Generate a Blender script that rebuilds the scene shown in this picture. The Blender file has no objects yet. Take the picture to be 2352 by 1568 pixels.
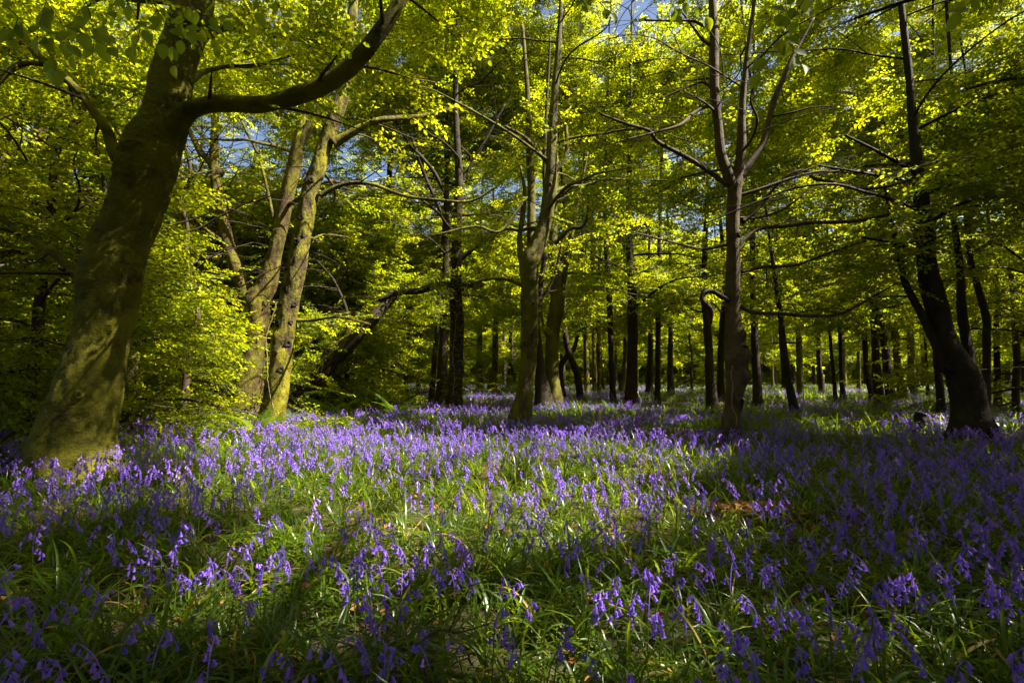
import bpy, math, random
import numpy as np
from mathutils import Vector, Matrix, noise, Euler

SC = bpy.context.scene
ROOT = SC.collection
R = math.radians
rng = np.random.default_rng(11)
random.seed(11)

# ------------------------------------------------------------------ camera
LENS = 17.0
CAM_Z = 1.05
PITCH = R(4.48)
cam_d = bpy.data.cameras.new('camera')
cam_d.lens = LENS
cam_d.sensor_width = 36.0
cam_d.clip_start = 0.02
cam_d.clip_end = 600
cam = bpy.data.objects.new('camera', cam_d)
ROOT.objects.link(cam)
cam.location = (0, 0, CAM_Z)
cam.rotation_euler = (R(90) + PITCH, 0, 0)
SC.camera = cam

# ------------------------------------------------------------------ sky, sun
SUN_AZ = R(98)        # from straight ahead towards the right
SUN_EL = R(50)
SUN = np.array([math.sin(SUN_AZ) * math.cos(SUN_EL), math.cos(SUN_AZ) * math.cos(SUN_EL), math.sin(SUN_EL)])
w = bpy.data.worlds.new('World')
SC.world = w
w.use_nodes = True
wn = w.node_tree.nodes
wl = w.node_tree.links
for n in list(wn):
    wn.remove(n)
wo = wn.new('ShaderNodeOutputWorld')
wb = wn.new('ShaderNodeBackground')
ws = wn.new('ShaderNodeTexSky')
ws.sky_type = 'NISHITA'
ws.sun_disc = False
ws.sun_elevation = SUN_EL
ws.sun_rotation = SUN_AZ
ws.air_density = 0.75
ws.dust_density = 1.6
ws.ozone_density = 0.7
wb.inputs['Strength'].default_value = 0.056
wl.new(ws.outputs[0], wb.inputs[0])
wl.new(wb.outputs[0], wo.inputs[0])
sd = bpy.data.lights.new('sun', 'SUN')
sd.energy = 5.0
sd.angle = R(0.53)
sd.color = (1.0, 0.92, 0.76)
so = bpy.data.objects.new('sun', sd)
ROOT.objects.link(so)
so.rotation_euler = Vector(SUN).to_track_quat('Z', 'Y').to_euler()
so.location = (10, 10, 30)
SC.view_settings.view_transform = 'Standard'
SC.view_settings.look = 'None'
SC.view_settings.exposure = 2.15
SC.view_settings.gamma = 1.0
SC.view_settings.use_curve_mapping = False
cy = SC.cycles
cy.max_bounces = 9
cy.diffuse_bounces = 4
cy.glossy_bounces = 2
cy.transmission_bounces = 5
cy.transparent_max_bounces = 4
cy.sample_clamp_indirect = 6
cy.caustics_reflective = False
cy.caustics_refractive = False
cy.use_denoising = True
try:
    cy.denoiser = 'OPENIMAGEDENOISE'
    cy.denoising_input_passes = 'RGB_ALBEDO_NORMAL'
except Exception:
    pass

# ------------------------------------------------------------------ helpers
FD = LENS / 36.0 * 2352.0
CP, SP = math.cos(PITCH), math.sin(PITCH)


def P(u, v, Y):
    """world point at forward distance Y seen at u, v of the 2352 px wide survey of the photograph"""
    a = (u - 1176.0) / FD
    b = (784.0 - v) / FD
    fy = CP - b * SP
    fz = SP + b * CP
    t = Y / fy
    return np.array([a * t, Y, CAM_Z + fz * t])


def gz(x, y):
    """height of the ground"""
    x = np.asarray(x, float)
    y = np.asarray(y, float)
    return (0.05 * np.sin(x * 0.55 + 1.3) * np.cos(y * 0.43 + 0.4) + 0.03 * np.sin(x * 1.3 + y * 0.9)
            + 0.25 * np.clip((y - 14) / 40, 0, 1) + 0.10 * np.clip((-x - 3) / 8, 0, 1))


def tag(o, label=None, cat=None, group=None, kind=None):
    if label: o['label'] = label
    if cat: o['category'] = cat
    if group: o['group'] = group
    if kind: o['kind'] = kind
    return o


def empty(name, loc, rz=0.0, sc=1.0):
    o = bpy.data.objects.new(name, None)
    ROOT.objects.link(o)
    o.empty_display_size = 0.2
    o.location = [float(c) for c in loc]
    o.rotation_euler = (0, 0, rz)
    o.scale = (sc, sc, sc)
    return o


def mesh_obj(name, data, mats, parent=None, link=True, smooth=True, mi=None, attr=None):
    """data = (verts Nx3, faces list or Mx3/Mx4 array)"""
    v, f = data
    m = bpy.data.meshes.new(name)
    m.from_pydata(np.asarray(v, float).tolist(), [], f.tolist() if isinstance(f, np.ndarray) else f)
    for k in (mats if isinstance(mats, (list, tuple)) else [mats]):
        m.materials.append(k)
    if smooth:
        m.polygons.foreach_set('use_smooth', np.ones(len(m.polygons), bool))
    if mi is not None:
        m.polygons.foreach_set('material_index', np.asarray(mi, np.int32))
    if attr is not None:
        a = m.attributes.new('leafv', 'FLOAT', 'FACE')
        a.data.foreach_set('value', np.asarray(attr, np.float32))
    m.update()
    o = bpy.data.objects.new(name, m)
    if link:
        ROOT.objects.link(o)
    if parent is not None:
        o.parent = parent
    return o


class MB:
    """collects verts and faces with a material index and a per face value"""
    def __init__(self):
        self.v, self.f, self.m, self.a, self.n = [], [], [], [], 0

    def add(self, v, f, m=0, a=0.5):
        v = np.asarray(v, float)
        for q in f:
            self.f.append([int(i) + self.n for i in q])
        self.v.append(v)
        self.m += [m] * len(f)
        self.a += [a] * len(f)
        self.n += len(v)

    def build(self, name, mats, parent=None, link=True, smooth=True):
        return mesh_obj(name, (np.vstack(self.v), self.f), mats, parent, link, smooth, self.m, self.a)


def catmull(pts, n):
    """resample control points (rows of any width) to n rows"""
    p = np.asarray(pts, float)
    k = len(p)
    if k == 2:
        t = np.linspace(0, 1, n)[:, None]
        return p[0] * (1 - t) + p[1] * t
    q = np.vstack([2 * p[0] - p[1], p, 2 * p[-1] - p[-2]])
    t = np.linspace(0, k - 1 - 1e-9, n)
    i = t.astype(int)
    s = (t - i)[:, None]
    a, b, c, d = q[i], q[i + 1], q[i + 2], q[i + 3]
    return 0.5 * (2 * b + (c - a) * s + (2 * a - 5 * b + 4 * c - d) * s ** 2 + (3 * b - a - 3 * c + d) * s ** 3)


def tube(path, rad, sides, cap=True, disp=None):
    """tube along path; disp(points Nx3, ring angle, ring idx) -> radial factor"""
    path = np.asarray(path, float)
    rad = np.asarray(rad, float)
    n = len(path)
    tg = np.gradient(path, axis=0)
    tg /= np.linalg.norm(tg, axis=1)[:, None] + 1e-9
    ref = np.array([1.0, 0, 0]) if abs(tg[0][0]) < 0.8 else np.array([0, 1.0, 0])
    U = np.zeros_like(path)
    u = ref - tg[0] * ref.dot(tg[0])
    u /= np.linalg.norm(u)
    for i in range(n):
        u = u - tg[i] * u.dot(tg[i])
        u /= np.linalg.norm(u) + 1e-9
        U[i] = u
    W = np.cross(tg, U)
    th = np.linspace(0, 2 * math.pi, sides, endpoint=False)
    ring = U[:, None, :] * np.cos(th)[None, :, None] + W[:, None, :] * np.sin(th)[None, :, None]
    rr = np.repeat(rad[:, None], sides, 1)
    if disp is not None:
        base = path[:, None, :] + ring * rr[:, :, None]
        rr = rr * disp(base, th, ring)
    v = (path[:, None, :] + ring * rr[:, :, None]).reshape(-1, 3)
    i = np.arange(n - 1)[:, None] * sides
    j = np.arange(sides)[None, :]
    k = (j + 1) % sides
    f = np.stack([i + j, i + k, i + sides + k, i + sides + j], -1).reshape(-1, 4).tolist()
    if cap:
        f.append(list(range((n - 1) * sides, n * sides)))
        f.append(list(range(sides))[::-1])
    return v, f


def bark_disp(amp, seed=0.0, freq=3.0, ridge=0.0, flare=0, z0=0.0, flare_h=0.5, bumps=(), fine=0.0):
    def fn(base, th, ring):
        s = base.shape
        b = base.reshape(-1, 3)
        o = np.empty(len(b))
        for q in range(len(b)):
            x, y, z = b[q]
            a = noise.noise((x * freq + seed, y * freq, z * freq * 0.45))
            c = noise.noise((x * freq * 3.1, y * freq * 3.1 + seed, z * freq * 1.5))
            o[q] = 1 + amp * a + amp * 0.45 * c
            if fine:
                e = noise.noise((x * 14 + a * 2, y * 14, z * 24 + c * 2))
                g = noise.noise((x * 34, y * 34, z * 40))
                o[q] += fine * (.55 - abs(e) * 2.0) + fine * .5 * g
        o = o.reshape(s[0], s[1])
        if ridge:
            o += ridge * np.sin(th * 5 + seed)[None, :] + ridge * 0.6 * np.sin(th * 3 + seed * 2)[None, :]
        if flare:
            h = np.clip((base[:, :, 2] - z0) / flare_h, 0, 1)
            o += (1 - h) ** 2 * (flare + flare * 0.5 * np.sin(th * 4 + seed)[None, :] + flare * 0.35 * np.sin(th * 7 + seed)[None, :])
        for (c, r, k) in bumps:
            d = np.linalg.norm(base - np.asarray(c)[None, None, :], axis=2) / r
            o += k * np.exp(-d * d)
        return np.clip(o, 0.3, 2.6)
    return fn


# ------------------------------------------------------------------ materials
def newmat(name):
    m = bpy.data.materials.new(name)
    m.use_nodes = True
    nt = m.node_tree
    for n in list(nt.nodes):
        nt.nodes.remove(n)
    return m, nt, nt.nodes, nt.links


def ramp(nodes, stops):
    r = nodes.new('ShaderNodeValToRGB')
    e = r.color_ramp.elements
    while len(e) < len(stops):
        e.new(0.5)
    for k, (p, c) in enumerate(stops):
        e[k].position = p
        e[k].color = (*c, 1)
    return r


def bark_mat(name, bark_a, bark_b, moss, moss_a, moss_b, moss_sc=3.5, bump=0.5, zs=0.55):
    m, nt, N, L = newmat(name)
    out = N.new('ShaderNodeOutputMaterial')
    bs = N.new('ShaderNodeBsdfPrincipled')
    tc = N.new('ShaderNodeNewGeometry')
    mp = N.new('ShaderNodeMapping')
    mp.inputs['Scale'].default_value = (1, 1, zs)
    L.new(tc.outputs['Position'], mp.inputs[0])
    n1 = N.new('ShaderNodeTexNoise'); n1.inputs['Scale'].default_value = 9; n1.inputs['Detail'].default_value = 8; n1.inputs['Roughness'].default_value = 0.65
    n2 = N.new('ShaderNodeTexNoise'); n2.inputs['Scale'].default_value = moss_sc; n2.inputs['Detail'].default_value = 10; n2.inputs['Roughness'].default_value = 0.7
    n3 = N.new('ShaderNodeTexNoise'); n3.inputs['Scale'].default_value = 55; n3.inputs['Detail'].default_value = 6; n3.inputs['Roughness'].default_value = 0.7
    n4 = N.new('ShaderNodeTexVoronoi'); n4.inputs['Scale'].default_value = 15
    n5 = N.new('ShaderNodeTexNoise'); n5.inputs['Scale'].default_value = 2.6; n5.inputs['Detail'].default_value = 5
    for n in (n1, n2, n3, n5):
        L.new(mp.outputs[0], n.inputs['Vector'])
    wv = N.new('ShaderNodeMix'); wv.data_type = 'VECTOR'; wv.inputs[0].default_value = 0.12
    L.new(mp.outputs[0], wv.inputs[4]); L.new(n1.outputs['Color'], wv.inputs[5]); L.new(wv.outputs[1], n4.inputs['Vector'])
    r1 = ramp(N, [(0.3, bark_a), (0.7, bark_b)])
    L.new(n1.outputs['Fac'], r1.inputs[0])
    r2 = ramp(N, [(0.3, moss_a), (0.62, moss_b)])
    av = N.new('ShaderNodeMix'); av.data_type = 'FLOAT'; av.inputs[0].default_value = 0.6
    L.new(n3.outputs['Fac'], av.inputs[2]); L.new(n5.outputs['Fac'], av.inputs[3]); L.new(av.outputs[0], r2.inputs[0])
    lo = 0.72 - moss * 0.5
    r3 = ramp(N, [(max(lo, 0.02), (0, 0, 0)), (lo + 0.16, (1, 1, 1))])
    L.new(n2.outputs['Fac'], r3.inputs[0])
    mx = N.new('ShaderNodeMix'); mx.data_type = 'RGBA'
    L.new(r3.outputs[0], mx.inputs[0]); L.new(r1.outputs[0], mx.inputs[6]); L.new(r2.outputs[0], mx.inputs[7])
    # dark pits and horizontal creases in the bark
    pit = ramp(N, [(0.0, (0.35, 0.33, 0.3)), (0.22, (1, 1, 1))])
    L.new(n4.outputs['Distance'], pit.inputs[0])
    mu = N.new('ShaderNodeMix'); mu.data_type = 'RGBA'; mu.blend_type = 'MULTIPLY'; mu.inputs[0].default_value = 0.55
    L.new(mx.outputs[2], mu.inputs[6]); L.new(pit.outputs[0], mu.inputs[7])
    L.new(mu.outputs[2], bs.inputs['Base Color'])
    bs.inputs['Roughness'].default_value = 0.8
    bs.inputs['Specular IOR Level'].default_value = 0.25
    ad = N.new('ShaderNodeMath'); ad.operation = 'ADD'
    ml = N.new('ShaderNodeMath'); ml.operation = 'MULTIPLY'; ml.inputs[1].default_value = 0.8
    L.new(n3.outputs['Fac'], ml.inputs[0]); L.new(n1.outputs['Fac'], ad.inputs[0]); L.new(ml.outputs[0], ad.inputs[1])
    ad2 = N.new('ShaderNodeMath'); ad2.operation = 'ADD'
    L.new(ad.outputs[0], ad2.inputs[0]); L.new(r3.outputs[0], ad2.inputs[1])
    ad3 = N.new('ShaderNodeMath'); ad3.operation = 'ADD'
    L.new(ad2.outputs[0], ad3.inputs[0]); L.new(pit.outputs[0], ad3.inputs[1])
    bp = N.new('ShaderNodeBump'); bp.inputs['Strength'].default_value = bump; bp.inputs['Distance'].default_value = 0.03
    L.new(ad3.outputs[0], bp.inputs['Height']); L.new(bp.outputs[0], bs.inputs['Normal'])
    L.new(bs.outputs[0], out.inputs[0])
    return m


def leaf_mat(name, dif_a, dif_b, tr_a, tr_b, tw=0.55, rough=0.4, spec=0.35, old=None):
    m, nt, N, L = newmat(name)
    out = N.new('ShaderNodeOutputMaterial')
    bs = N.new('ShaderNodeBsdfPrincipled')
    tl = N.new('ShaderNodeBsdfTranslucent')
    oi = N.new('ShaderNodeObjectInfo')
    at = N.new('ShaderNodeAttribute'); at.attribute_name = 'leafv'
    ad = N.new('ShaderNodeMath'); ad.operation = 'ADD'
    L.new(oi.outputs['Random'], ad.inputs[0]); L.new(at.outputs['Fac'], ad.inputs[1])
    hf = N.new('ShaderNodeMath'); hf.operation = 'MULTIPLY'; hf.inputs[1].default_value = 0.5
    L.new(ad.outputs[0], hf.inputs[0])
    ex = [(0.94, old), (1.0, old)] if old else []
    r1 = ramp(N, [(0.15, dif_a), (0.84, dif_b)] + ex)
    r2 = ramp(N, [(0.15, tr_a), (0.84, tr_b)] + ex)
    L.new(hf.outputs[0], r1.inputs[0]); L.new(hf.outputs[0], r2.inputs[0])
    L.new(r1.outputs[0], bs.inputs['Base Color']); L.new(r2.outputs[0], tl.inputs['Color'])
    bs.inputs['Roughness'].default_value = rough
    bs.inputs['Specular IOR Level'].default_value = spec
    mx = N.new('ShaderNodeMixShader'); mx.inputs[0].default_value = tw
    L.new(bs.outputs[0], mx.inputs[1]); L.new(tl.outputs[0], mx.inputs[2])
    L.new(mx.outputs[0], out.inputs[0])
    return m


M_MOSSY = bark_mat('bark_deep_moss', (0.020, 0.013, 0.006), (0.060, 0.038, 0.014), 0.84, (0.036, 0.036, 0.003), (0.19, 0.175, 0.006), 3.0, 1.0, 1.7)
M_MOSSY3 = bark_mat('bark_brown_moss', (0.040, 0.022, 0.009), (0.10, 0.066, 0.030), 0.60, (0.06, 0.056, 0.004), (0.20, 0.175, 0.008), 3.2, 0.9)
M_MOSSY2 = bark_mat('bark_bright_moss', (0.026, 0.016, 0.008), (0.11, 0.070, 0.036), 0.64, (0.09, 0.088, 0.005), (0.28, 0.25, 0.010), 4.5, 1.0)
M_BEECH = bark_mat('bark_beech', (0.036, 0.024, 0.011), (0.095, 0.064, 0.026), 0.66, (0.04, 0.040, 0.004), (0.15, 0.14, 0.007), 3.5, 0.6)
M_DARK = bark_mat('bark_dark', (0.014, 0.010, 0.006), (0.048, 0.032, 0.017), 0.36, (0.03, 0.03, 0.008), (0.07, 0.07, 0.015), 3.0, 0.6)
M_BROWN = bark_mat('bark_brown', (0.040, 0.026, 0.013), (0.115, 0.078, 0.038), 0.26, (0.06, 0.055, 0.012), (0.12, 0.11, 0.02), 3.0, 0.6)
M_TWIG = bark_mat('bark_twig', (0.025, 0.017, 0.011), (0.07, 0.048, 0.03), 0.25, (0.03, 0.03, 0.01), (0.06, 0.06, 0.015), 5.0, 0.2)
M_VINE = bark_mat('ivy_stem_bark', (0.13, 0.09, 0.055), (0.30, 0.22, 0.14), 0.15, (0.08, 0.08, 0.02), (0.14, 0.13, 0.03), 5.0, 0.4)
M_HOLLOW = bark_mat('rotten_wood', (0.008, 0.006, 0.005), (0.03, 0.02, 0.014), 0.1, (0.02, 0.02, 0.008), (0.03, 0.03, 0.01), 5.0, 0.7)
M_LEAF = leaf_mat('beech_leaf', (0.060, 0.095, 0.003), (0.12, 0.145, 0.004), (0.34, 0.45, 0.002), (0.70, 0.69, 0.005), 0.60, 0.45, 0.22)
M_LEAFN = leaf_mat('beech_leaf_close', (0.07, 0.12, 0.010), (0.11, 0.15, 0.010), (0.42, 0.56, 0.010), (0.62, 0.68, 0.015), 0.55, 0.45, 0.35)
M_IVY = leaf_mat('ivy_leaf', (0.03, 0.055, 0.008), (0.10, 0.10, 0.02), (0.20, 0.22, 0.02), (0.40, 0.36, 0.03), 0.35, 0.35, 0.5)
M_STRAP = leaf_mat('bluebell_foliage', (0.034, 0.075, 0.006), (0.080, 0.130, 0.009), (0.24, 0.38, 0.008), (0.46, 0.55, 0.010), 0.44, 0.30, 0.42, (0.42, 0.27, 0.07))
M_STEM = leaf_mat('bluebell_stem', (0.09, 0.15, 0.02), (0.13, 0.17, 0.03), (0.28, 0.38, 0.02), (0.38, 0.44, 0.03), 0.35, 0.4, 0.4)
M_BELL = leaf_mat('bluebell_petal', (0.20, 0.10, 0.62), (0.37, 0.20, 0.80), (0.30, 0.14, 0.88), (0.50, 0.25, 0.95), 0.40, 0.5, 0.3, (0.55, 0.42, 0.70))
M_FERN = leaf_mat('fern_frond', (0.045, 0.095, 0.006), (0.075, 0.13, 0.008), (0.22, 0.36, 0.01), (0.34, 0.46, 0.015), 0.42, 0.5, 0.2)
M_DEAD = leaf_mat('dead_leaf', (0.13, 0.045, 0.015), (0.32, 0.14, 0.05), (0.2, 0.08, 0.02), (0.4, 0.18, 0.05), 0.2, 0.6, 0.2)


def ground_mat():
    m, nt, N, L = newmat('woodland_soil')
    out = N.new('ShaderNodeOutputMaterial')
    bs = N.new('ShaderNodeBsdfPrincipled')
    g = N.new('ShaderNodeNewGeometry')
    n1 = N.new('ShaderNodeTexNoise'); n1.inputs['Scale'].default_value = 0.5; n1.inputs['Detail'].default_value = 6
    n2 = N.new('ShaderNodeTexNoise'); n2.inputs['Scale'].default_value = 14; n2.inputs['Detail'].default_value = 8; n2.inputs['Roughness'].default_value = 0.75
    L.new(g.outputs['Position'], n1.inputs['Vector']); L.new(g.outputs['Position'], n2.inputs['Vector'])
    r2 = ramp(N, [(0.3, (0.018, 0.011, 0.007)), (0.6, (0.075, 0.04, 0.02)), (0.8, (0.13, 0.07, 0.03))])
    L.new(n2.outputs['Fac'], r2.inputs[0])
    r1 = ramp(N, [(0.42, (0, 0, 0)), (0.58, (1, 1, 1))])
    L.new(n1.outputs['Fac'], r1.inputs[0])
    mx = N.new('ShaderNodeMix'); mx.data_type = 'RGBA'
    gr = ramp(N, [(0.3, (0.02, 0.03, 0.006)), (0.7, (0.07, 0.085, 0.012))])
    L.new(n2.outputs['Fac'], gr.inputs[0])
    L.new(r1.outputs[0], mx.inputs[0]); L.new(r2.outputs[0], mx.inputs[6]); L.new(gr.outputs[0], mx.inputs[7])
    L.new(mx.outputs[2], bs.inputs['Base Color'])
    bs.inputs['Roughness'].default_value = 0.95
    bp = N.new('ShaderNodeBump'); bp.inputs['Strength'].default_value = 0.8; bp.inputs['Distance'].default_value = 0.04
    L.new(n2.outputs['Fac'], bp.inputs['Height']); L.new(bp.outputs[0], bs.inputs['Normal'])
    L.new(bs.outputs[0], out.inputs[0])
    return m


M_SOIL = ground_mat()

# ------------------------------------------------------------------ ground
xs = np.concatenate([np.linspace(-160, -30, 20), np.linspace(-29, 29, 117), np.linspace(30, 160, 20)])
ys = np.concatenate([np.linspace(-60, -12, 10), np.linspace(-11, 40, 103), np.linspace(42, 200, 30)])
X, Y = np.meshgrid(xs, ys)
V = np.stack([X.ravel(), Y.ravel(), gz(X, Y).ravel()], 1)
nx = len(xs)
ii = (np.arange(len(ys) - 1)[:, None] * nx + np.arange(nx - 1)[None, :]).ravel()
F = np.stack([ii, ii + 1, ii + nx + 1, ii + nx], 1)
tag(mesh_obj('ground', (V, F), M_SOIL), kind='structure')

# ------------------------------------------------------------------ where the sun comes through the canopy
GAPS = []          # (ground x, ground y, rx, ry) real openings in the leaves, followed up along the sun


def holes(px):
    """px Nx3 world -> True where the leaves leave an opening"""
    t = (px[:, 2] - 0.3) / SUN[2]
    gx = px[:, 0] - SUN[0] * t
    gy = px[:, 1] - SUN[1] * t
    hit = np.zeros(len(px), bool)
    wob = 0.35 * np.sin(gx * 2.1 + gy * 1.3) + 0.3 * np.sin(gy * 2.7 - gx * 1.1)
    for (x, y, rx, ry, soft) in GAPS:
        g_ = .34 if rx > .7 else .10
        d = ((gx - x) / (rx + g_)) ** 2 + ((gy - y) / (ry + g_)) ** 2
        hit |= (d < 1 + wob * soft) & (t > (6.2 if soft == .81 else -1))
    return hit, t


BEAMS = []         # (point, radius) openings that light one spot on a trunk


def beams(px):
    hit = np.zeros(len(px), bool)
    for q, r, smin in BEAMS:
        d = px - q[None, :]
        s = d @ SUN
        c = np.linalg.norm(d - s[:, None] * SUN[None, :], axis=1)
        hit |= (c < r + .22) & (s > smin)
    return hit


GAPS += [(0.0, 5.3, 2.1, 2.2, .8), (0.1, 4.5, 1.7, 1.2, .4), (0.3, 6.7, 1.8, 1.2, .4), (-1.9, 7.6, 2.8, 1.5, .8), (-5.0, 8.6, 2.6, 1.5, .8), (-0.3, 3.7, 1.2, 1.0, .8), (1.5, 5.5, 1.2, .8, .8), (-3.4, 5.6, 1.2, .8, .8),
         (-2.4, 4.2, 0.7, .5, .8), (-3.3, 3.2, .45, .35, .6), (-1.6, 2.6, .4, .3, .6), (1.9, 2.05, .42, .35, .6), (0.35, 1.7, .35, .25, .6),
         (0.9, 2.4, .35, .25, .6), (-1.0, 1.9, .3, .2, .6), (2.9, 2.6, .3, .3, .6), (1.3, 3.3, .5, .35, .6), (3.2, 4.6, .35, .3, .5),
         (-1.2, 21, 2.6, 1.6, .8), (14, 24, 3.5, 1.6, .8), (2.5, 13.5, 1.2, .8, .8),
         (-6.0, 10.5, 2.4, 1.1, .8), (-7.4, 12.8, 2.0, 1.1, .8), (-9.5, 9, 1.5, 1.2, .8), (9, 31, 3, 2, .8), (19, 30, 4, 2, .8), (-4, 33, 3, 2, .8), (26, 33, 5, 3, .8), (6, 38, 6, 3, .8), (16, 40, 6, 3, .8), (-8, 42, 6, 3, .8), (30, 45, 7, 3, .8), (4, 48, 8, 3, .8), (20, 52, 9, 3, .8), (-3.4, 15, 2.2, 1.3, .81), (-2.5, 11.5, 1.8, .9, .81), (3.5, 14, 2.6, 1.5, .81), (7.5, 15.5, 2.8, 1.6, .81), (11.5, 17, 3, 1.6, .81), (5, 19.5, 3, 1.5, .81), (0.5, 17.5, 2.4, 1.3, .81), (10, 11.5, 1.8, 1.2, .81), (16, 16, 3, 2, .81), (8.0, 9.6, 1.1, .6, .8), (9.8, 8.6, .8, .5, .8), (6.5, 10.5, .8, .5, .8)]
for k in range(58):
    yy = random.uniform(1.0, 16)
    xx = random.uniform(-1.25, 1.25) * (yy + 0.8)
    s_ = random.uniform(0.16, 0.34)
    GAPS.append((xx, yy, s_, s_ * random.uniform(.6, 1), .5))
for (u, v, Yd, r) in [(690, 600, 8.5, .55), (680, 700, 8.5, .55), (705, 480, 8.5, .5), (650, 860, 8.5, .4), (660, 780, 8.5, .5), (730, 380, 8.5, .45),
                      (610, 690, 11, .25), (645, 520, 11, .4), (545, 600, 11, .3), (500, 460, 11, .5), (528, 560, 11, .45), (493, 350, 11, .45), (560, 650, 11, .4), (600, 850, 11, .15),
                      (330, 520, 4.8, .16), (300, 650, 4.8, .08), (250, 800, 4.8, .12), (235, 985, 4.8, .12), (350, 430, 4.8, .05),
                      (1690, 560, 7.4, .3), (1700, 830, 7.4, .22), (1215, 800, 10.4, .3), (1205, 900, 10.4, .3), (1215, 640, 10.4, .3), (1275, 880, 15.5, .5),
                      (1370, 800, 26, 1.2), (1390, 700, 26, 1.2), (1345, 850, 26, 1.2)]:
    BEAMS.append((P(u, v, Yd), r, .15))
for (u, v, Yd) in [(1780, 110, 1.65), (1830, 30, 1.8), (2230, 10, 1.6), (1390, 10, 2.0), (640, 20, 1.8), (150, 90, 1.6)]:
    BEAMS.append((P(u, v, Yd), .12, .15))
for (u, v, Yd, r) in [(800, 640, 13, 1), (760, 760, 13.5, 1), (860, 780, 16, 1.1), (900, 620, 14, 1), (700, 860, 13, .8), (960, 720, 18, 1.1), (830, 540, 14, 1), (1500, 640, 14, .9), (1600, 560, 12, .8), (1350, 640, 17, 1),
                      (1900, 640, 14, .9), (2000, 620, 13, .9), (1120, 620, 16, 1), (1780, 680, 10, .6), (1860, 420, 9, .8), (2000, 330, 9, .8), (1500, 420, 11, .9)]:
    BEAMS.append((P(u, v, Yd), r, 2.4))

# ------------------------------------------------------------------ scatter (geometry nodes)
_groups = {}


def scatter_group(coll):
    if coll.name in _groups:
        return _groups[coll.name]
    g = bpy.data.node_groups.new('scatter_' + coll.name, 'GeometryNodeTree')
    g.interface.new_socket('Geometry', in_out='INPUT', socket_type='NodeSocketGeometry')
    g.interface.new_socket('Geometry', in_out='OUTPUT', socket_type='NodeSocketGeometry')
    N, L = g.nodes, g.links
    gi = N.new('NodeGroupInput'); go = N.new('NodeGroupOutput')
    ci = N.new('GeometryNodeCollectionInfo')
    ci.inputs['Collection'].default_value = coll
    ci.inputs['Separate Children'].default_value = True
    ci.inputs['Reset Children'].default_value = True
    ip = N.new('GeometryNodeInstanceOnPoints')
    ip.inputs['Pick Instance'].default_value = True

    def attr(nm, ty):
        a = N.new('GeometryNodeInputNamedAttribute')
        a.data_type = ty
        a.inputs['Name'].default_value = nm
        return a.outputs['Attribute']
    er = N.new('FunctionNodeEulerToRotation')
    L.new(attr('rot', 'FLOAT_VECTOR'), er.inputs[0])
    L.new(er.outputs[0], ip.inputs['Rotation'])
    L.new(attr('sc', 'FLOAT'), ip.inputs['Scale'])
    L.new(attr('vi', 'INT'), ip.inputs['Instance Index'])
    L.new(gi.outputs[0], ip.inputs['Points'])
    L.new(ci.outputs[0], ip.inputs['Instance'])
    L.new(ip.outputs[0], go.inputs[0])
    _groups[coll.name] = g
    return g


def scatter(name, pts, rot, sc, coll, parent=None, mat=None):
    n = len(pts)
    m = bpy.data.meshes.new(name)
    m.vertices.add(n)
    m.vertices.foreach_set('co', np.asarray(pts, np.float32).ravel())
    a = m.attributes.new('rot', 'FLOAT_VECTOR', 'POINT'); a.data.foreach_set('vector', np.asarray(rot, np.float32).ravel())
    a = m.attributes.new('sc', 'FLOAT', 'POINT'); a.data.foreach_set('value', np.asarray(sc, np.float32))
    k = len(coll.objects)
    a = m.attributes.new('vi', 'INT', 'POINT'); a.data.foreach_set('value', rng.integers(0, k, n).astype(np.int32))
    if mat: m.materials.append(mat)
    m.update()
    o = bpy.data.objects.new(name, m)
    ROOT.objects.link(o)
    if parent is not None:
        o.parent = parent
    md = o.modifiers.new('scatter', 'NODES')
    md.node_group = scatter_group(coll)
    return o


# ------------------------------------------------------------------ leaf sprays
def frame_from(d, up=(0, 0, 1)):
    d = np.asarray(d, float); d = d / (np.linalg.norm(d) + 1e-9)
    s = np.cross(up, d)
    if np.linalg.norm(s) < 1e-4: s = np.array([0, 1.0, 0])
    s /= np.linalg.norm(s)
    return d, s, np.cross(d, s)


LEAF_HI = np.array([(0, 0, 0), (.18, .20, .03), (.42, .33, .06), (.70, .26, .04), (1, 0, -.05), (.70, -.26, .04), (.42, -.33, .06), (.18, -.20, .03), (.42, 0, -.02), (.70, 0, -.03)])
LEAF_HI_F = [(0, 8, 2, 1), (8, 9, 3, 2), (9, 4, 3), (0, 7, 6, 8), (8, 6, 5, 9), (9, 5, 4)]
LEAF_MD = np.array([(0, 0, 0), (.35, .34, .07), (.75, .25, .04), (1, 0, -.04), (.75, -.25, .04), (.35, -.34, .07)])
LEAF_MD_F = [(0, 3, 2, 1), (0, 5, 4, 3)]
LEAF_LO = np.array([(0, 0, 0), (.55, .42, .03), (1, 0, 0), (.45, -.42, .03)])
LEAF_LO_F = [(0, 3, 2, 1)]


def put_leaf(mb, base, d, roll, L_, lod, up=(0, 0, 1), m=0):
    lv, lf = ((LEAF_LO, LEAF_LO_F), (LEAF_MD, LEAF_MD_F), (LEAF_HI, LEAF_HI_F))[lod]
    d, s, u = frame_from(d, up)
    c, q = math.cos(roll), math.sin(roll)
    s2 = s * c + u * q
    u2 = -s * q + u * c
    v = base + (lv[:, 0:1] * d + lv[:, 1:2] * s2 + lv[:, 2:3] * u2) * L_
    mb.add(v, lf, m, random.random())


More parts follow.
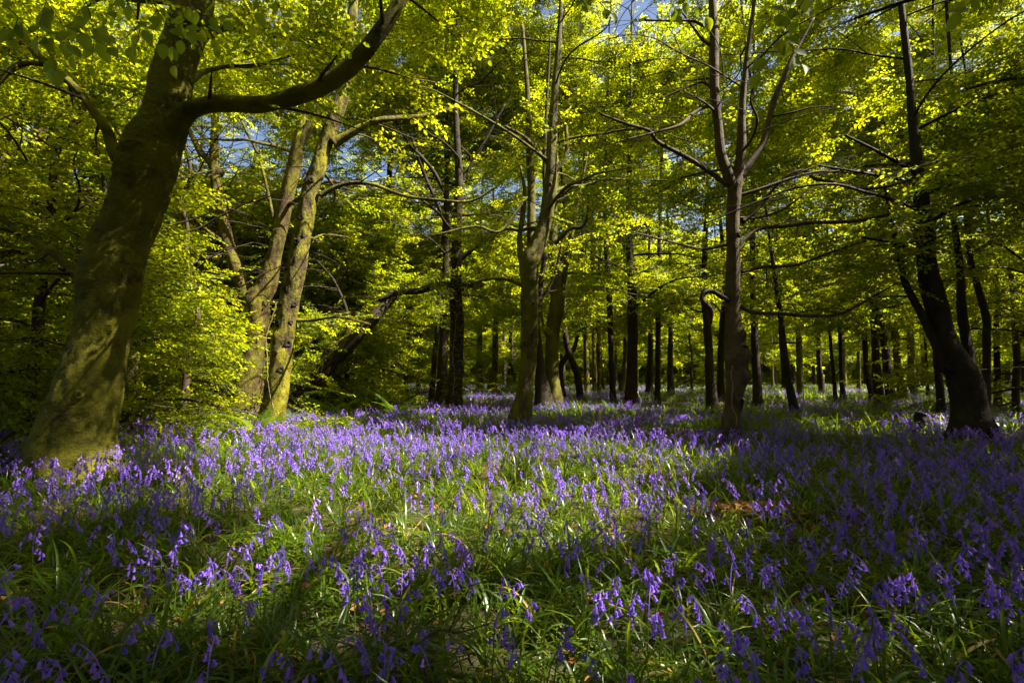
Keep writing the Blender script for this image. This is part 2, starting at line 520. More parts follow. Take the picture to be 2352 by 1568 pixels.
def make_spray(lod, L=0.62, leaf=0.062, twigs=True, fill=1.0):
    mb = MB()
    n = 9
    bend = random.uniform(-.25, .25)
    t = np.linspace(0, 1, n)
    main = np.stack([t * L, bend * L * t ** 2 + 0.01 * np.sin(t * 14), -0.10 * L * t ** 2 + .012 * np.sin(t * 9)], 1)

    def line(p, r):
        v, f = tube(p, np.linspace(r, r * .35, len(p)), 3, cap=False)
        mb.add(v, f, 1, .5)
    if twigs: line(main, .0035)

    def leaves(p, step):
        seg = np.linalg.norm(np.diff(p, axis=0), axis=1).sum()
        k = max(2, int(seg / step))
        q = catmull(p, k + 1)
        for i in range(1, k + 1):
            d = q[i] - q[i - 1]
            d = d / np.linalg.norm(d)
            side = 1 if i % 2 else -1
            if random.random() > fill: continue
            a = side * random.uniform(.6, 1.2) if i < k else random.uniform(-.3, .3)
            dd = np.array([d[0] * math.cos(a) - d[1] * math.sin(a), d[0] * math.sin(a) + d[1] * math.cos(a), d[2] + random.uniform(-.45, .2)])
            put_leaf(mb, q[i], dd, random.uniform(-.85, .85), leaf * random.uniform(.75, 1.2), lod)
    leaves(main, .045)
    for i in range(1, n - 1):
        side = 1 if i % 2 else -1
        l2 = (L * .52 * (1 - .6 * t[i])) * random.uniform(.75, 1.15)
        d = main[i + 1] - main[i]
        a0 = math.atan2(d[1], d[0]) + side * random.uniform(.65, .95)
        s = np.linspace(0, 1, 4)
        sub = main[i] + np.stack([np.cos(a0 - side * .25 * s) * l2 * s, np.sin(a0 - side * .25 * s) * l2 * s, (-.12 * s ** 2 + random.uniform(-.1, .1) * s) * l2], 1)
        if twigs: line(sub, .002)
        leaves(sub, .043)
    return mb


def spray_coll(name, k, **kw):
    c = bpy.data.collections.new(name)
    for i in range(k):
        o = make_spray(**kw).build('leaf_spray', [M_LEAF, M_TWIG], link=False)
        c.objects.link(o)
    return c


C_NEAR = spray_coll('sprays_near', 5, lod=1, L=.60, leaf=.060)
C_MID = spray_coll('sprays_mid', 5, lod=1, L=.64, leaf=.070, twigs=True)
C_FAR = spray_coll('sprays_far', 4, lod=0, L=.80, leaf=.095, twigs=False, fill=.8)


GUARD = [P(u, v, 5.0) for (u, v) in [(170, 1060), (190, 960), (210, 860), (235, 760), (258, 660), (275, 560), (310, 450), (345, 350), (390, 200)]]


def guard(px):
    hit = np.zeros(len(px), bool)
    for q in GUARD:
        d = px - q[None, :]
        s = d @ SUN
        c = np.linalg.norm(d - s[:, None] * SUN[None, :], axis=1)
        hit |= (c < .75) & (s > 0.15)
    return hit


SKYG = [(470, 330, 110, 85), (560, 300, 80, 55), (90, 320, 80, 70), (60, 230, 40, 30), (880, 400, 50, 35), (800, 330, 35, 40), (930, 130, 35, 45), (300, 30, 50, 25), (840, 30, 40, 25), (180, 420, 50, 40)]


def sky_gap(W):
    """thin places of the canopy through which the sky shows"""
    y = np.maximum(W[:, 1], .05); dz = W[:, 2] - CAM_Z
    fwd = np.maximum(CP * y + SP * dz, .05)
    u = 1176 + FD * W[:, 0] / fwd
    v = 784 - FD * (CP * dz - SP * y) / fwd
    hit = np.zeros(len(W), bool)
    for (a, b, rx, ry) in SKYG:
        hit |= ((u - a) / rx) ** 2 + ((v - b) / ry) ** 2 < 1 + .5 * np.sin(u * .05) * np.sin(v * .07)
    return hit & (W[:, 1] > 5.5)


DENS_NEAR, DENS_MID, DENS_FAR = 4, 4, 4
NSPRAY = [0]
CLEAR = []         # stems that stand free of leaves towards the viewpoint: rows u, v, half width, depth


def hides(W):
    y = np.maximum(W[:, 1], .05)
    dz = W[:, 2] - CAM_Z
    fwd = CP * y + SP * dz
    fwd = np.maximum(fwd, .05)
    u = 1176 + FD * W[:, 0] / fwd
    v = 784 - FD * (CP * dz - SP * y) / fwd
    m = FD * .30 / fwd                       # half the size of a twig
    hit = np.zeros(len(W), bool)
    for rows, Yd, soft in CLEAR:
        r = np.array(rows, float)
        for a, b in zip(r[:-1], r[1:]):
            ab = b[:2] - a[:2]
            t = np.clip(((u - a[0]) * ab[0] + (v - a[1]) * ab[1]) / (ab @ ab), 0, 1)
            d = np.hypot(u - a[0] - t * ab[0], v - a[1] - t * ab[1])
            hit |= (d < (a[2] + (b[2] - a[2]) * t) * .5 + m * soft) & (W[:, 1] < Yd + .1) & (W[:, 1] > 0)
    return hit


CLEAR += [([(160, 1090, 200), (200, 900, 165), (248, 700, 146), (277, 560, 150), (325, 440, 137), (350, 330, 130), (385, 240, 112), (415, 110, 100)], 5.0, .7),
          ([(352, 330, 60), (440, 252, 52), (500, 238, 46), (600, 240, 45), (700, 214, 43), (770, 180, 43), (830, 128, 40), (880, 62, 35), (935, -20, 30)], 4.8, .7),
          ([(262, 345, 30), (220, 262, 27), (154, 183, 24), (92, 132, 20)], 5.0, .5), ([(188, 640, 44), (120, 580, 25), (30, 520, 19)], 5.0, .5),
          ([(622, 962, 64), (642, 860, 54), (660, 720, 48), (684, 600, 46), (704, 480, 42), (732, 380, 38), (768, 270, 35), (790, 200, 30)], 8.6, .8),
          ([(566, 925, 82), (582, 790, 60), (592, 690, 64), (630, 590, 36), (662, 440, 36), (690, 300, 28)], 11.2, .8), ([(585, 705, 40), (545, 620, 28), (508, 490, 28), (492, 330, 22)], 11.2, 1.8),
          ([(1196, 948, 46), (1212, 850, 36), (1217, 710, 40), (1217, 608, 46), (1252, 510, 34), (1266, 390, 28)], 10.4, .8),
          ([(1043, 928, 42), (1048, 740, 32), (1048, 560, 26)], 13.2, .4), ([(1273, 918, 34), (1268, 800, 31), (1280, 700, 34), (1272, 590, 24)], 15.2, .6),
          ([(1679, 975, 46), (1690, 810, 52), (1684, 720, 36), (1684, 500, 33), (1690, 420, 30)], 7.5, .8), ([(1690, 420, 30), (1656, 350, 25), (1642, 220, 23), (1637, 0, 20)], 7.5, .2), ([(1700, 405, 20), (1752, 330, 17), (1795, 190, 14)], 7.5, .1),
          ([(2236, 985, 104), (2213, 865, 84), (2174, 790, 66), (2139, 660, 54), (2126, 570, 46)], 7.2, .8), ([(2262, 935, 28), (2266, 737, 21), (2225, 565, 18)], 9.8, .4),
          ([(1450, 918, 26), (1452, 660, 23), (1447, 590, 20)], 16.5, .5), ([(1408, 914, 15), (1400, 700, 14), (1392, 560, 11)], 18, .5), ([(1823, 934, 22), (1797, 740, 17)], 13.2, .5),
          ([(2020, 924, 28), (2008, 700, 20)], 15.2, .5), ([(660, 925, 40), (745, 845, 40), (835, 755, 32)], 13, .5), ([(1636, 925, 28), (1626, 760, 20)], 15.3, .5), ([(1740, 922, 24), (1732, 740, 17)], 16, .5)]


def crown(name, parent, W, D, S, depth, extra_keep=None, far_frac=.55):
    """W world positions, D heading (az, tilt) , S scale; culls for light gaps and the open clearing"""
    if len(W) == 0: return None
    # each twig carries several layers of leaves
    mult = DENS_NEAR if depth < 11 else (DENS_MID if depth < 26 else DENS_FAR)
    J = rng.normal(0, 1, (len(W) * (mult - 1), 3)) * np.array([.36, .36, .24])
    W = np.vstack([W, np.tile(W, (mult - 1, 1)) + J])
    D = np.tile(D, (mult, 1)); D[:, 0] += rng.normal(0, .5, len(D))
    S = np.tile(S, mult)
    hi = (W[:, 2] - 1 > .46 * W[:, 1]) & (W[:, 1] > 6) & (W[:, 1] < 22) & (W[:, 0] > -.25 * W[:, 1]) & (W[:, 0] < 1.2 * W[:, 1])
    if hi.any():      # the high crowns over the clearing are the fullest
        W = np.vstack([W, W[hi] + rng.normal(0, .55, (int(hi.sum()), 3))]); D = np.vstack([D, D[hi]]); S = np.append(S, S[hi] * 1.1)
    hit, t = holes(W)
    hit &= ~guard(W)
    hit &= ~((t < 3.2) & (W[:, 0] < -3.0) & (W[:, 1] > 5.5))
    keep = ~((sky_gap(W) & (rng.random(len(W)) < .90)) | hit | beams(W) | (hides(W) & (rng.random(len(W)) < .93)))
    x, y, z = W[:, 0], W[:, 1], W[:, 2]
    inview = (y > 0.3) & (np.abs(x) < 1.25 * y + .8)
    dist = np.sqrt(x * x + y * y + (z - CAM_Z) ** 2)
    keep &= ~(inview & (dist < 4.0))
    keep &= ~((dist < 2.6))
    keep &= ~((y < 13) & inview & (x > -2.6) & (z < 2.3))
    keep &= ~((y < 7.4) & (x > -3.6) & (x < -1.2) & (z < 3.2) & (y > 0))
    keep &= z > gz(x, y) + .12
    keep &= ~((z > 7.0) & (y > 11.5) & (z < 1 + .50 * y) & (rng.random(len(W)) < .48))
    keep &= ~((x > 1.25 * y + 1) & (y > 8) & (rng.random(len(W)) < .5))
    # nothing between the camera and the big mossy trunk
    keep &= ~((y < 5.4) & (y > 0) & (x / np.maximum(y, .1) < -.60) & (z < 1.05 + y * .68))
    if extra_keep is not None: keep &= extra_keep(W)
    coll = C_NEAR if depth < 11 else (C_MID if depth < 26 else C_FAR)
    if depth >= 26:
        keep &= rng.random(len(W)) < np.where(z > 1 + .38 * y, .9, np.where(z > 6.5, .42, .60))
        S = S * 1.35
    W, D, S = W[keep], D[keep], S[keep]
    if len(W) == 0: return None
    NSPRAY[0] += len(W)
    # to the tree's own frame
    rz = parent.rotation_euler.z; sc = parent.scale.x
    Lp = W - np.array(parent.location)[None, :]
    c, s = math.cos(-rz), math.sin(-rz)
    Lp = np.stack([Lp[:, 0] * c - Lp[:, 1] * s, Lp[:, 0] * s + Lp[:, 1] * c, Lp[:, 2]], 1) / sc
    rot = np.stack([rng.normal(0, .38, len(W)), D[:, 1] + rng.normal(.08, .28, len(W)), D[:, 0] - rz], 1)
    o = scatter(name, Lp, rot, S / sc, coll, parent)
    tag(o, kind='stuff')
    return o


# ------------------------------------------------------------------ branching
def limb_path(p0, az, el, L, n=7, wig=.06, droop=.25):
    t = np.linspace(0, 1, n)
    e = el + (-droop) * t
    a = az + np.cumsum(rng.normal(0, wig * 2.2, n))
    d = np.stack([np.cos(a) * np.cos(e), np.sin(a) * np.cos(e), np.sin(e) + rng.normal(0, wig, n)], 1)
    p = np.vstack([[0, 0, 0], np.cumsum(d[:-1] * (L / (n - 1)), 0)])
    return p0 + p


def secondaries(path, r0, spacing=.55, l0=1.6, tmin=.18):
    """twigs along a limb -> list of (path, radius)"""
    seg = np.linalg.norm(np.diff(path, axis=0), axis=1).sum()
    k = max(3, int(seg * (1 - tmin) / spacing))
    q = catmull(path, k + 2)
    out = []
    for i in range(1, k + 2):
        t = i / (k + 1)
        if t < tmin: continue
        d = q[i] - q[i - 1]
        az = math.atan2(d[1], d[0]) + (1 if i % 2 else -1) * rng.uniform(.5, 1.15)
        L = l0 * (1 - .55 * t) * rng.uniform(.6, 1.25)
        el = rng.uniform(-.12, .3)
        out.append((limb_path(q[i], az, el, L, 5, .05, .3), r0 * (1 - .7 * t) * .38))
    return out


def spray_points(path, step=.27, tmin=.15):
    seg = np.linalg.norm(np.diff(path, axis=0), axis=1).sum()
    k = max(2, int(seg / step))
    q = catmull(path, k + 1)
    P_, D_ = [], []
    for i in range(1, k + 1):
        if i / k < tmin: continue
        d = q[i] - q[i - 1]
        az = math.atan2(d[1], d[0])
        el = -math.asin(np.clip(d[2] / (np.linalg.norm(d) + 1e-9), -1, 1)) * .6
        a = az + ((1 if i % 2 else -1) * rng.uniform(.2, .9) if i < k else 0)
        P_.append(q[i]); D_.append((a, el))
    return P_, D_


def add_tube(mb, path, r0, r1, sides=5, m=0, n=None):
    p = catmull(path, n or max(4, len(path)))
    v, f = tube(p, np.linspace(r0, r1, len(p)), sides)
    mb.add(v, f, m)


# --- template trees, shared by the trees of the middle distance and beyond
def make_template(seed, h_tot=15, h0=3.0, r=.17, nl=15, lmax=4.6, fork=False, lean=0.0, low=False):
    global rng
    keep = rng
    rng = np.random.default_rng(seed)
    n = 9
    t = np.linspace(0, 1, n)
    path = np.stack([np.cumsum(rng.normal(0, .13, n)) * t + lean * t * h_tot * .3, np.cumsum(rng.normal(0, .13, n)) * t, t * h_tot - .15], 1)
    rad = r * (1 - t) ** .8 + .025
    T = {'trunk': None, 'limbs': [], 'twigs': None, 'P': [], 'D': []}
    pp = catmull(np.column_stack([path, rad]), 46)
    T['trunk'] = tube(pp[:, :3], pp[:, 3], 14, disp=bark_disp(.16, seed * 3.3, 4.0, .02, flare=.55, z0=0, flare_h=.7))
    tw = MB()
    lim = []
    for i in range(nl):
        f = (i + rng.uniform(0, .8)) / nl
        h = h0 + (h_tot * .92 - h0) * f
        q = catmull(path, 100)
        p0 = q[np.argmin(abs(q[:, 2] - h))]
        az = i * 2.4 + rng.normal(0, .3)
        el = rng.uniform(.02, .3) + .6 * f
        L = lmax * (1 - .30 * f) * rng.uniform(.75, 1.2)
        if low and i < 3: el = -.05
        lp = limb_path(p0, az, el, L, 8, .08, .5 if f < .5 else .1)
        rr = max(.018, np.interp(h, path[:, 2], rad) * .42)
        lim.append((lp, rr))
    if fork:
        q = catmull(path, 100); p0 = q[int(100 * .22)]
        az = rng.uniform(0, 6.28)
        lp = limb_path(p0, az, 1.15, h_tot * .62, 9, .04, -.2)
        lim.append((lp, r * .55))
    for (lp, rr) in lim:
        pq = catmull(np.column_stack([lp, np.linspace(rr, rr * .25, len(lp))]), 16)
        pq[0, 3] *= 1.5
        T['limbs'].append(tube(pq[:, :3], pq[:, 3], 7))
        for (sp, sr) in secondaries(lp, rr):
            add_tube(tw, sp, max(sr, .007), .004, 3, 0, 5)
            a, b = spray_points(sp)
            T['P'] += a; T['D'] += b
        a, b = spray_points(lp, .4, .5)
        T['P'] += a; T['D'] += b
    T['twigs'] = (np.vstack(tw.v), tw.f)
    T['P'] = np.array(T['P']); T['D'] = np.array(T['D'])
    rng = keep
    return T


TEMPL = [make_template(101, 15, 2.9, .17), make_template(102, 17, 3.6, .20, nl=17, lmax=5.0), make_template(103, 14, 2.5, .15, fork=True, nl=13),
         make_template(104, 16, 3.2, .19, lean=.12), make_template(105, 13, 2.2, .11, nl=14, lmax=3.6), make_template(106, 16, 3.8, .16, fork=True, lean=-.1)]
SAPL = [make_template(201, 6.0, .35, .055, nl=16, lmax=2.6, low=True), make_template(202, 4.5, .25, .045, nl=14, lmax=2.3, low=True)]


def finish_template(T, bark):
    T['trunk_o'] = mesh_obj('trunk', T['trunk'], bark, link=False)
    T['limb_o'] = [mesh_obj('limb', l, bark, link=False) for l in T['limbs']]
    o = mesh_obj('twigs', T['twigs'], M_TWIG, link=False)
    tag(o, kind='stuff')
    T['twigs_o'] = o


for i, T in enumerate(TEMPL):
    finish_template(T, [M_BEECH, M_DARK, M_BEECH, M_DARK, M_BROWN, M_DARK][i])
for T in SAPL:
    finish_template(T, M_TWIG)


def place_tree(name, T, x, y, rz, sc, label, cat='tree', group=None, wide=1.0, limbs=True, spray_sc=1.0, bark=None):
    z = float(gz(x, y))
    root = empty(name, (x, y, z - .03), rz, sc)
    tag(root, label, cat, group)
    srcs = [T['trunk_o'], T['twigs_o']] + (T['limb_o'] if limbs else T['limb_o'][:4])
    for s in srcs:
        c = s.copy(); ROOT.objects.link(c); c.parent = root
    c_, s_ = math.cos(rz), math.sin(rz)
    q = T['P'] * sc
    Wd = np.stack([q[:, 0] * c_ - q[:, 1] * s_ + x, q[:, 0] * s_ + q[:, 1] * c_ + y, q[:, 2] + z], 1)
    D = T['D'].copy(); D[:, 0] += rz
    S = rng.uniform(.8, 1.25, len(Wd)) * spray_sc
    depth = y if y > 0 else 15
    if y > 0 and abs(x) > 1.35 * y + 4: depth = 20
    crown('crown', root, Wd, D, S, depth)
    return root


# ------------------------------------------------------------------ the trees drawn one by one
def px_path(pts, Y0):
    """pts rows (u, v, width px [, depth]) -> rows (x, y, z, radius)"""
    out = []
    for p in pts:
        Yd = p[3] if len(p) > 3 else Y0
        w3 = P(p[0], p[1], Yd)
        a = (p[0] - 1176.0) / FD
        out.append([*w3, p[2] / 2 * Yd / FD / math.sqrt(1 + a * a)])
    return np.array(out)


def knot(root, c, nrm, r, mat_rim, mat_in, flat=.6):
    """a healed branch scar: a raised rim round a sunk dark eye"""
    prof = [(1.5, -.25), (1.15, .10), (.85, .22), (.6, .08), (.35, -.18), (0.02, -.3)]
    d, s, u = frame_from(nrm)
    sides = 12
    v = []
    for (a, h) in prof:
        for k in range(sides):
            th = k * 2 * math.pi / sides
            w_ = 1 + .18 * math.sin(th * 3 + c[2] * 9)
            v.append(np.asarray(c) + d * h * r + s * math.cos(th) * a * r * w_ * flat + u * math.sin(th) * a * r * w_)
    f, mi = [], []
    for i in range(len(prof) - 1):
        for k in range(sides):
            k2 = (k + 1) % sides
            f.append((i * sides + k, i * sides + k2, (i + 1) * sides + k2, (i + 1) * sides + k))
            mi.append(0 if i < 2 else 1)
    o = mesh_obj('knot', (np.array(v) - np.array(root.location), f), [mat_rim, mat_in], root, mi=mi)
    return o


def hero_tree(name, label, Y0, trunk, limbs=(), bark=M_BEECH, sides=28, amp=.12, flare=.45, flare_h=.6, extra_limbs=0, ex_h=(2.5, 8), ex_len=3.2,
              tw_sp=.5, tw_len=1.4, top=None, freq=3.0, step=.06, bumps=(), spray_keep=None, fine=0.0, seed=1, cat='tree', stems=(), spray_sc=1.0, group=None, tmin=.15, spr_step=.27):
    """trunk / stems / limbs given as surveyed rows; base is put on the ground"""
    global rng
    old = rng
    rng = np.random.default_rng(seed)
    tp = px_path(trunk, Y0)
    gb = float(gz(tp[0, 0], tp[0, 1]))
    # continue the first rows down to the soil
    dvec = tp[0, :3] - tp[1, :3]
    if tp[0, 2] > gb:
        k = min((tp[0, 2] - gb + .12) / max(-dvec[2], .05), 3.0)
        tp = np.vstack([np.append(tp[0, :3] + dvec * np.array([.4, .4, 1]) * k, tp[0, 3] * 1.04), tp])
        tp[0, 2] = gb - .12
    root = empty(name, (tp[0, 0], tp[0, 1], gb))
    tag(root, label, cat, group)
    o3 = np.array(root.location)
    if top is not None:
        tp = np.vstack([tp, [*(tp[-1, :3] + np.array(top)), .03]])
    Lm = np.linalg.norm(np.diff(tp[:, :3], axis=0), axis=1).sum()
    pp = catmull(tp, int(max(16, min(230, Lm / step))))
    mesh_obj('trunk', (lambda a: (a[0] - o3, a[1]))(tube(pp[:, :3], np.maximum(pp[:, 3], .015), sides, disp=bark_disp(amp, seed * 1.7, freq, .02, flare, gb, flare_h, bumps, fine))), bark, root)
    tw = MB()
    Wp, Dp = [], []
    allimbs = []
    for s in stems:
        q = px_path(s, Y0)
        allimbs.append((q, True))
    for s in limbs:
        q = px_path(s, Y0)
        allimbs.append((q, False))
    for i in range(extra_limbs):
        h = ex_h[0] + (ex_h[1] - ex_h[0]) * (i + rng.uniform(0, .8)) / extra_limbs
        b = pp[np.argmin(abs(pp[:, 2] - h))]
        lp = limb_path(b[:3], i * 2.4 + rng.uniform(0, .6) + seed, rng.uniform(0, .45), ex_len * rng.uniform(.7, 1.2), 8, .09, .45)
        rr = max(.016, b[3] * .3)
        allimbs.append((np.column_stack([lp, np.linspace(rr, rr * .3, 8)]), False))
    for (q, big) in allimbs:
        L2 = np.linalg.norm(np.diff(q[:, :3], axis=0), axis=1).sum()
        qq = catmull(q, int(max(12, min(120, L2 / (step * 1.3)))))
        qq[0, 3] *= 1.25
        thick = q[0, 3] > .05
        mesh_obj('limb', (lambda a: (a[0] - o3, a[1]))(tube(qq[:, :3], np.maximum(qq[:, 3], .008), 18 if thick else 8, disp=bark_disp(amp, seed * 2.1, freq * 1.2) if thick else None)), bark, root)
        sec = secondaries(q[:, :3], max(q[0, 3], .03), tw_sp, tw_len, tmin if not big else .35)
        for (sp, sr) in sec:
            add_tube(tw, sp - o3, float(np.clip(sr, .006, .022)), .003, 4, 0, 7)
            a, b = spray_points(sp, spr_step)
            Wp += a; Dp += b
        a, b = spray_points(q[:, :3], .4, .45)
        Wp += a; Dp += b
    if tw.v:
        tag(tw.build('twigs', [M_TWIG], root), kind='stuff')
    if Wp:
        Wp = np.array(Wp); Dp = np.array(Dp)
        if name == 'mossy_beech':  # loose leaf sprays added along the sun's path to shade this trunk
            e = []
            for q_ in GUARD[1:]:
                for k in range(11):
                    e.append(q_ + SUN * rng.uniform(2.6, 8.5) + rng.normal(0, .38, 3))
            Wp = np.vstack([Wp, e]); Dp = np.vstack([Dp, np.column_stack([rng.uniform(0, 6.28, len(e)), np.zeros(len(e))])])
        crown('crown', root, Wp, Dp, rng.uniform(.75, 1.2, len(Wp)) * spray_sc, Y0, spray_keep)
    rng = old
    return root, pp

# 1 the big mossy beech on the left
Y1 = 5.0
big, bigp = hero_tree('mossy_beech', 'huge leaning moss covered beech trunk with a long arching bough in the left foreground', Y1,
    [(160, 1090, 200), (172, 1000, 184), (200, 900, 165), (224, 800, 150), (248, 700, 146), (264, 610, 148), (277, 560, 150), (305, 500, 140), (325, 440, 137), (338, 380, 146), (350, 330, 140),
     (372, 290, 120), (385, 240, 112), (393, 183, 110), (415, 110, 100), (438, 37, 98), (458, -60, 88), (480, -220, 72), (500, -420, 55)],
    limbs=[[(352, 330, 90), (400, 285, 70, 4.94), (440, 252, 52, 4.88), (500, 238, 46, 4.82), (600, 240, 45, 4.76), (700, 214, 43, 4.70), (770, 180, 43, 4.64), (830, 128, 40, 4.58), (880, 62, 35, 4.52), (915, 10, 31, 4.52), (960, -70, 27, 4.58), (1010, -220, 20, 4.82), (1080, -420, 12, 5.18)],
           [(290, 380, 60), (262, 345, 38), (245, 300, 30), (220, 262, 27), (190, 222, 25), (154, 183, 24), (92, 132, 20, 5.18), (40, 84, 16, 5.30), (-20, 40, 14, 5.42), (-160, -60, 8, 5.66)],
           [(235, 655, 70), (188, 640, 44), (160, 612, 30), (120, 580, 25), (75, 552, 22, 5.06), (30, 520, 19, 5.18), (-30, 480, 17, 5.30), (-140, 400, 12, 5.54)],
           [(100, 148, 16, 5.18), (60, 145, 20, 5.12), (20, 165, 20, 5.06), (-40, 220, 16, 5.06), (-150, 260, 10, 5.06)],
           [(445, 20, 40), (400, 4, 24, 4.94), (320, -2, 22, 4.94), (200, -8, 18, 5.06), (60, -30, 12, 5.18)],
           [(420, 130, 40), (470, 85, 22, 5.18), (540, 62, 16, 5.30), (630, 82, 13, 5.54), (720, 95, 10, 5.78), (830, 110, 6, 6.02)],
           [(425, 185, 30), (470, 165, 14, 5.30), (530, 152, 10, 5.42), (590, 152, 8, 5.54), (690, 120, 5, 5.78)]],
    bark=M_MOSSY, sides=120, amp=.11, flare=.22, flare_h=.8, step=.022, freq=3.0, fine=.045, seed=3, tw_sp=.6, tw_len=1.3, extra_limbs=5, ex_h=(5.2, 8.5), ex_len=3.4, top=(.3, .1, 3.5),
    bumps=[(P(270, 600, Y1 - .2), .22, .10), (P(200, 640, Y1 - .1), .25, .14), (P(300, 420, Y1 - .2), .2, .10), (P(360, 320, Y1), .3, .10), (P(300, 660, Y1), .2, .08)])
for (u, v, r) in [(318, 452, .05), (262, 600, .045), (232, 905, .035), (300, 385, .03), (210, 840, .03)]:
    knot(big, P(u, v, Y1) + np.array([0, -.26 if v > 500 else -.22, 0]), (0.25, -1, 0), r, M_MOSSY, M_MOSSY, .8)

# 2 forked tree and 3 the sunlit mossy stem in front of it
t2, _ = hero_tree('forked_beech', 'forked mossy tree with two main stems, right behind the sunlit mossy trunk', 11.2,
    [(566, 925, 82), (575, 860, 66), (582, 790, 60), (590, 730, 62), (592, 690, 64), (612, 655, 50), (630, 590, 36), (645, 520, 36), (662, 440, 36), (676, 380, 34), (690, 300, 28), (700, 230, 25), (712, 120, 20), (720, 0, 14)],
    stems=[[(585, 705, 50), (560, 665, 34), (545, 620, 32), (525, 560, 32), (508, 490, 31), (495, 410, 26), (492, 330, 22), (496, 240, 19), (500, 120, 15), (520, -20, 10)],
           [(505, 400, 22), (480, 370, 18), (455, 340, 15), (420, 260, 10), (400, 160, 6)],
           [(685, 340, 24), (705, 300, 22), (735, 250, 20), (745, 200, 16), (770, 80, 10)]],
    limbs=[[(572, 740, 12), (530, 735, 8, 10.8), (480, 750, 7, 10.2), (400, 760, 5, 9.6)], [(575, 800, 12), (500, 850, 7, 10.3), (420, 870, 6, 9.6), (330, 880, 4, 9.2)],
           [(520, 560, 10), (470, 525, 9, 10.8), (400, 460, 7, 10.2)], [(515, 480, 10), (460, 458, 8, 10.9), (400, 455, 6, 10.4)], [(640, 560, 10), (600, 380, 8, 10.9), (560, 290, 7, 10.7), (535, 240, 5, 10.5)]],
    bark=M_MOSSY3, sides=30, amp=.15, fine=.04, seed=5, extra_limbs=7, ex_h=(4.6, 10), ex_len=3.0, flare=.3, step=.07)
t3, p3 = hero_tree('leaning_mossy_tree', 'slim leaning trunk thick with bright yellow-green moss and full of dark knots, sunlit', 8.6,
    [(622, 962, 64), (634, 915, 56), (642, 860, 54), (650, 790, 50), (660, 720, 48), (672, 660, 46), (684, 600, 46), (694, 540, 44), (704, 480, 42), (716, 430, 40), (732, 380, 38), (750, 320, 36), (768, 270, 35), (785, 225, 34), (795, 160, 28), (805, 80, 25), (812, 10, 22), (825, -120, 18)],
    limbs=[[(765, 330, 26), (800, 310, 20), (835, 290, 16), (880, 275, 14), (960, 268, 11, 8.9), (1020, 255, 8, 9.1), (1060, 235, 6, 9.3)],
           [(735, 450, 14), (770, 430, 11), (810, 420, 10), (860, 425, 9), (930, 450, 8, 8.4), (1010, 460, 7, 8.3), (1080, 462, 6, 8.2), (1140, 430, 5, 8.2)],
           [(668, 735, 12), (720, 735, 8), (780, 728, 6, 8.2), (850, 745, 5, 7.9)], [(690, 570, 10), (740, 540, 6, 8.9), (800, 545, 5, 9.2)]],
    bark=M_MOSSY2, sides=44, amp=.17, fine=.06, freq=5.0, seed=8, extra_limbs=5, ex_h=(4.8, 8.5), ex_len=3.0, flare=.35, step=.05, top=(.6, .2, 4))
for (u, v) in [(700, 505), (690, 560), (706, 545), (664, 668), (690, 640), (650, 700), (678, 742), (646, 745), (668, 790), (640, 812), (684, 700), (660, 620), (722, 420), (655, 850)]:
    q = P(u, v, 8.6); i = np.argmin(abs(p3[:, 2] - q[2])); rr = p3[i, 3]
    dx = np.clip((q[0] - p3[i, 0]) / rr, -.85, .85)
    knot(t3, np.array([p3[i, 0] + dx * rr, p3[i, 1] - rr * math.sqrt(1 - dx * dx) - .004, q[2]]), (dx, -math.sqrt(1 - dx * dx), 0), random.uniform(.034, .06), M_HOLLOW, M_HOLLOW, .9)


def vine(root, pts, Y0, off=.2, r=.009, mat=None):
    q = np.array([P(u, v, Y0) + np.array([0, -off, 0]) for (u, v) in pts])
    p = catmull(q, 40)
    p[:, 0] += rng.normal(0, .006, 40)
    a = tube(p, np.full(40, r), 6)
    mesh_obj('ivy_stem', (a[0] - np.array(root.location), a[1]), mat or M_VINE, root)


vine(t3, [(642, 940), (630, 880), (628, 820), (626, 780), (640, 730), (648, 700)], 8.6, .22)
vine(t3, [(600, 955), (612, 900), (620, 830)], 8.6, .20, .007)

# 4 leaning dead trunk, 5 ivy clad tree
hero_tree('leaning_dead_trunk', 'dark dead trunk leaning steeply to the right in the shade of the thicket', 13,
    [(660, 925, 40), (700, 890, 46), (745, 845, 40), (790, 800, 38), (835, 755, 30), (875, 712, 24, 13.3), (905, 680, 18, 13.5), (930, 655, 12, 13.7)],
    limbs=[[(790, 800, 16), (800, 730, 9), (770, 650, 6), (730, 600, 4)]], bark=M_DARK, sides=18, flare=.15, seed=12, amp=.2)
t5, p5 = hero_tree('ivy_clad_tree', 'straight tree wrapped in ivy with tangled broken boughs at its middle, left of centre', 13.2,
    [(1043, 928, 42), (1046, 870, 34), (1048, 800, 32), (1050, 740, 32), (1048, 690, 30), (1048, 600, 26), (1050, 520, 22), (1055, 430, 20), (1050, 330, 16), (1046, 220, 13), (1050, 80, 9)],
    limbs=[[(1048, 662, 20), (1010, 655, 17, 13.0), (960, 668, 15, 12.9), (915, 672, 13, 12.9), (870, 690, 10, 12.9)], [(1050, 665, 18), (1085, 652, 15), (1120, 655, 11), (1150, 640, 7)],
           [(1045, 560, 14), (1010, 480, 11), (975, 400, 9), (940, 300, 7)], [(1050, 600, 12), (1100, 560, 8), (1150, 500, 6)], [(1045, 500, 12), (1000, 400, 9), (940, 330, 8), (905, 270, 6)],
           [(1052, 430, 10), (1110, 330, 7), (1160, 240, 5)]],
    bark=M_DARK, sides=18, seed=14, extra_limbs=15, ex_h=(4, 15), ex_len=3.8, top=(.1, 0, 4), flare=.4)
vine(t5, [(1040, 920), (1046, 870), (1042, 820), (1047, 770), (1050, 720)], 13.2, .22, .012)

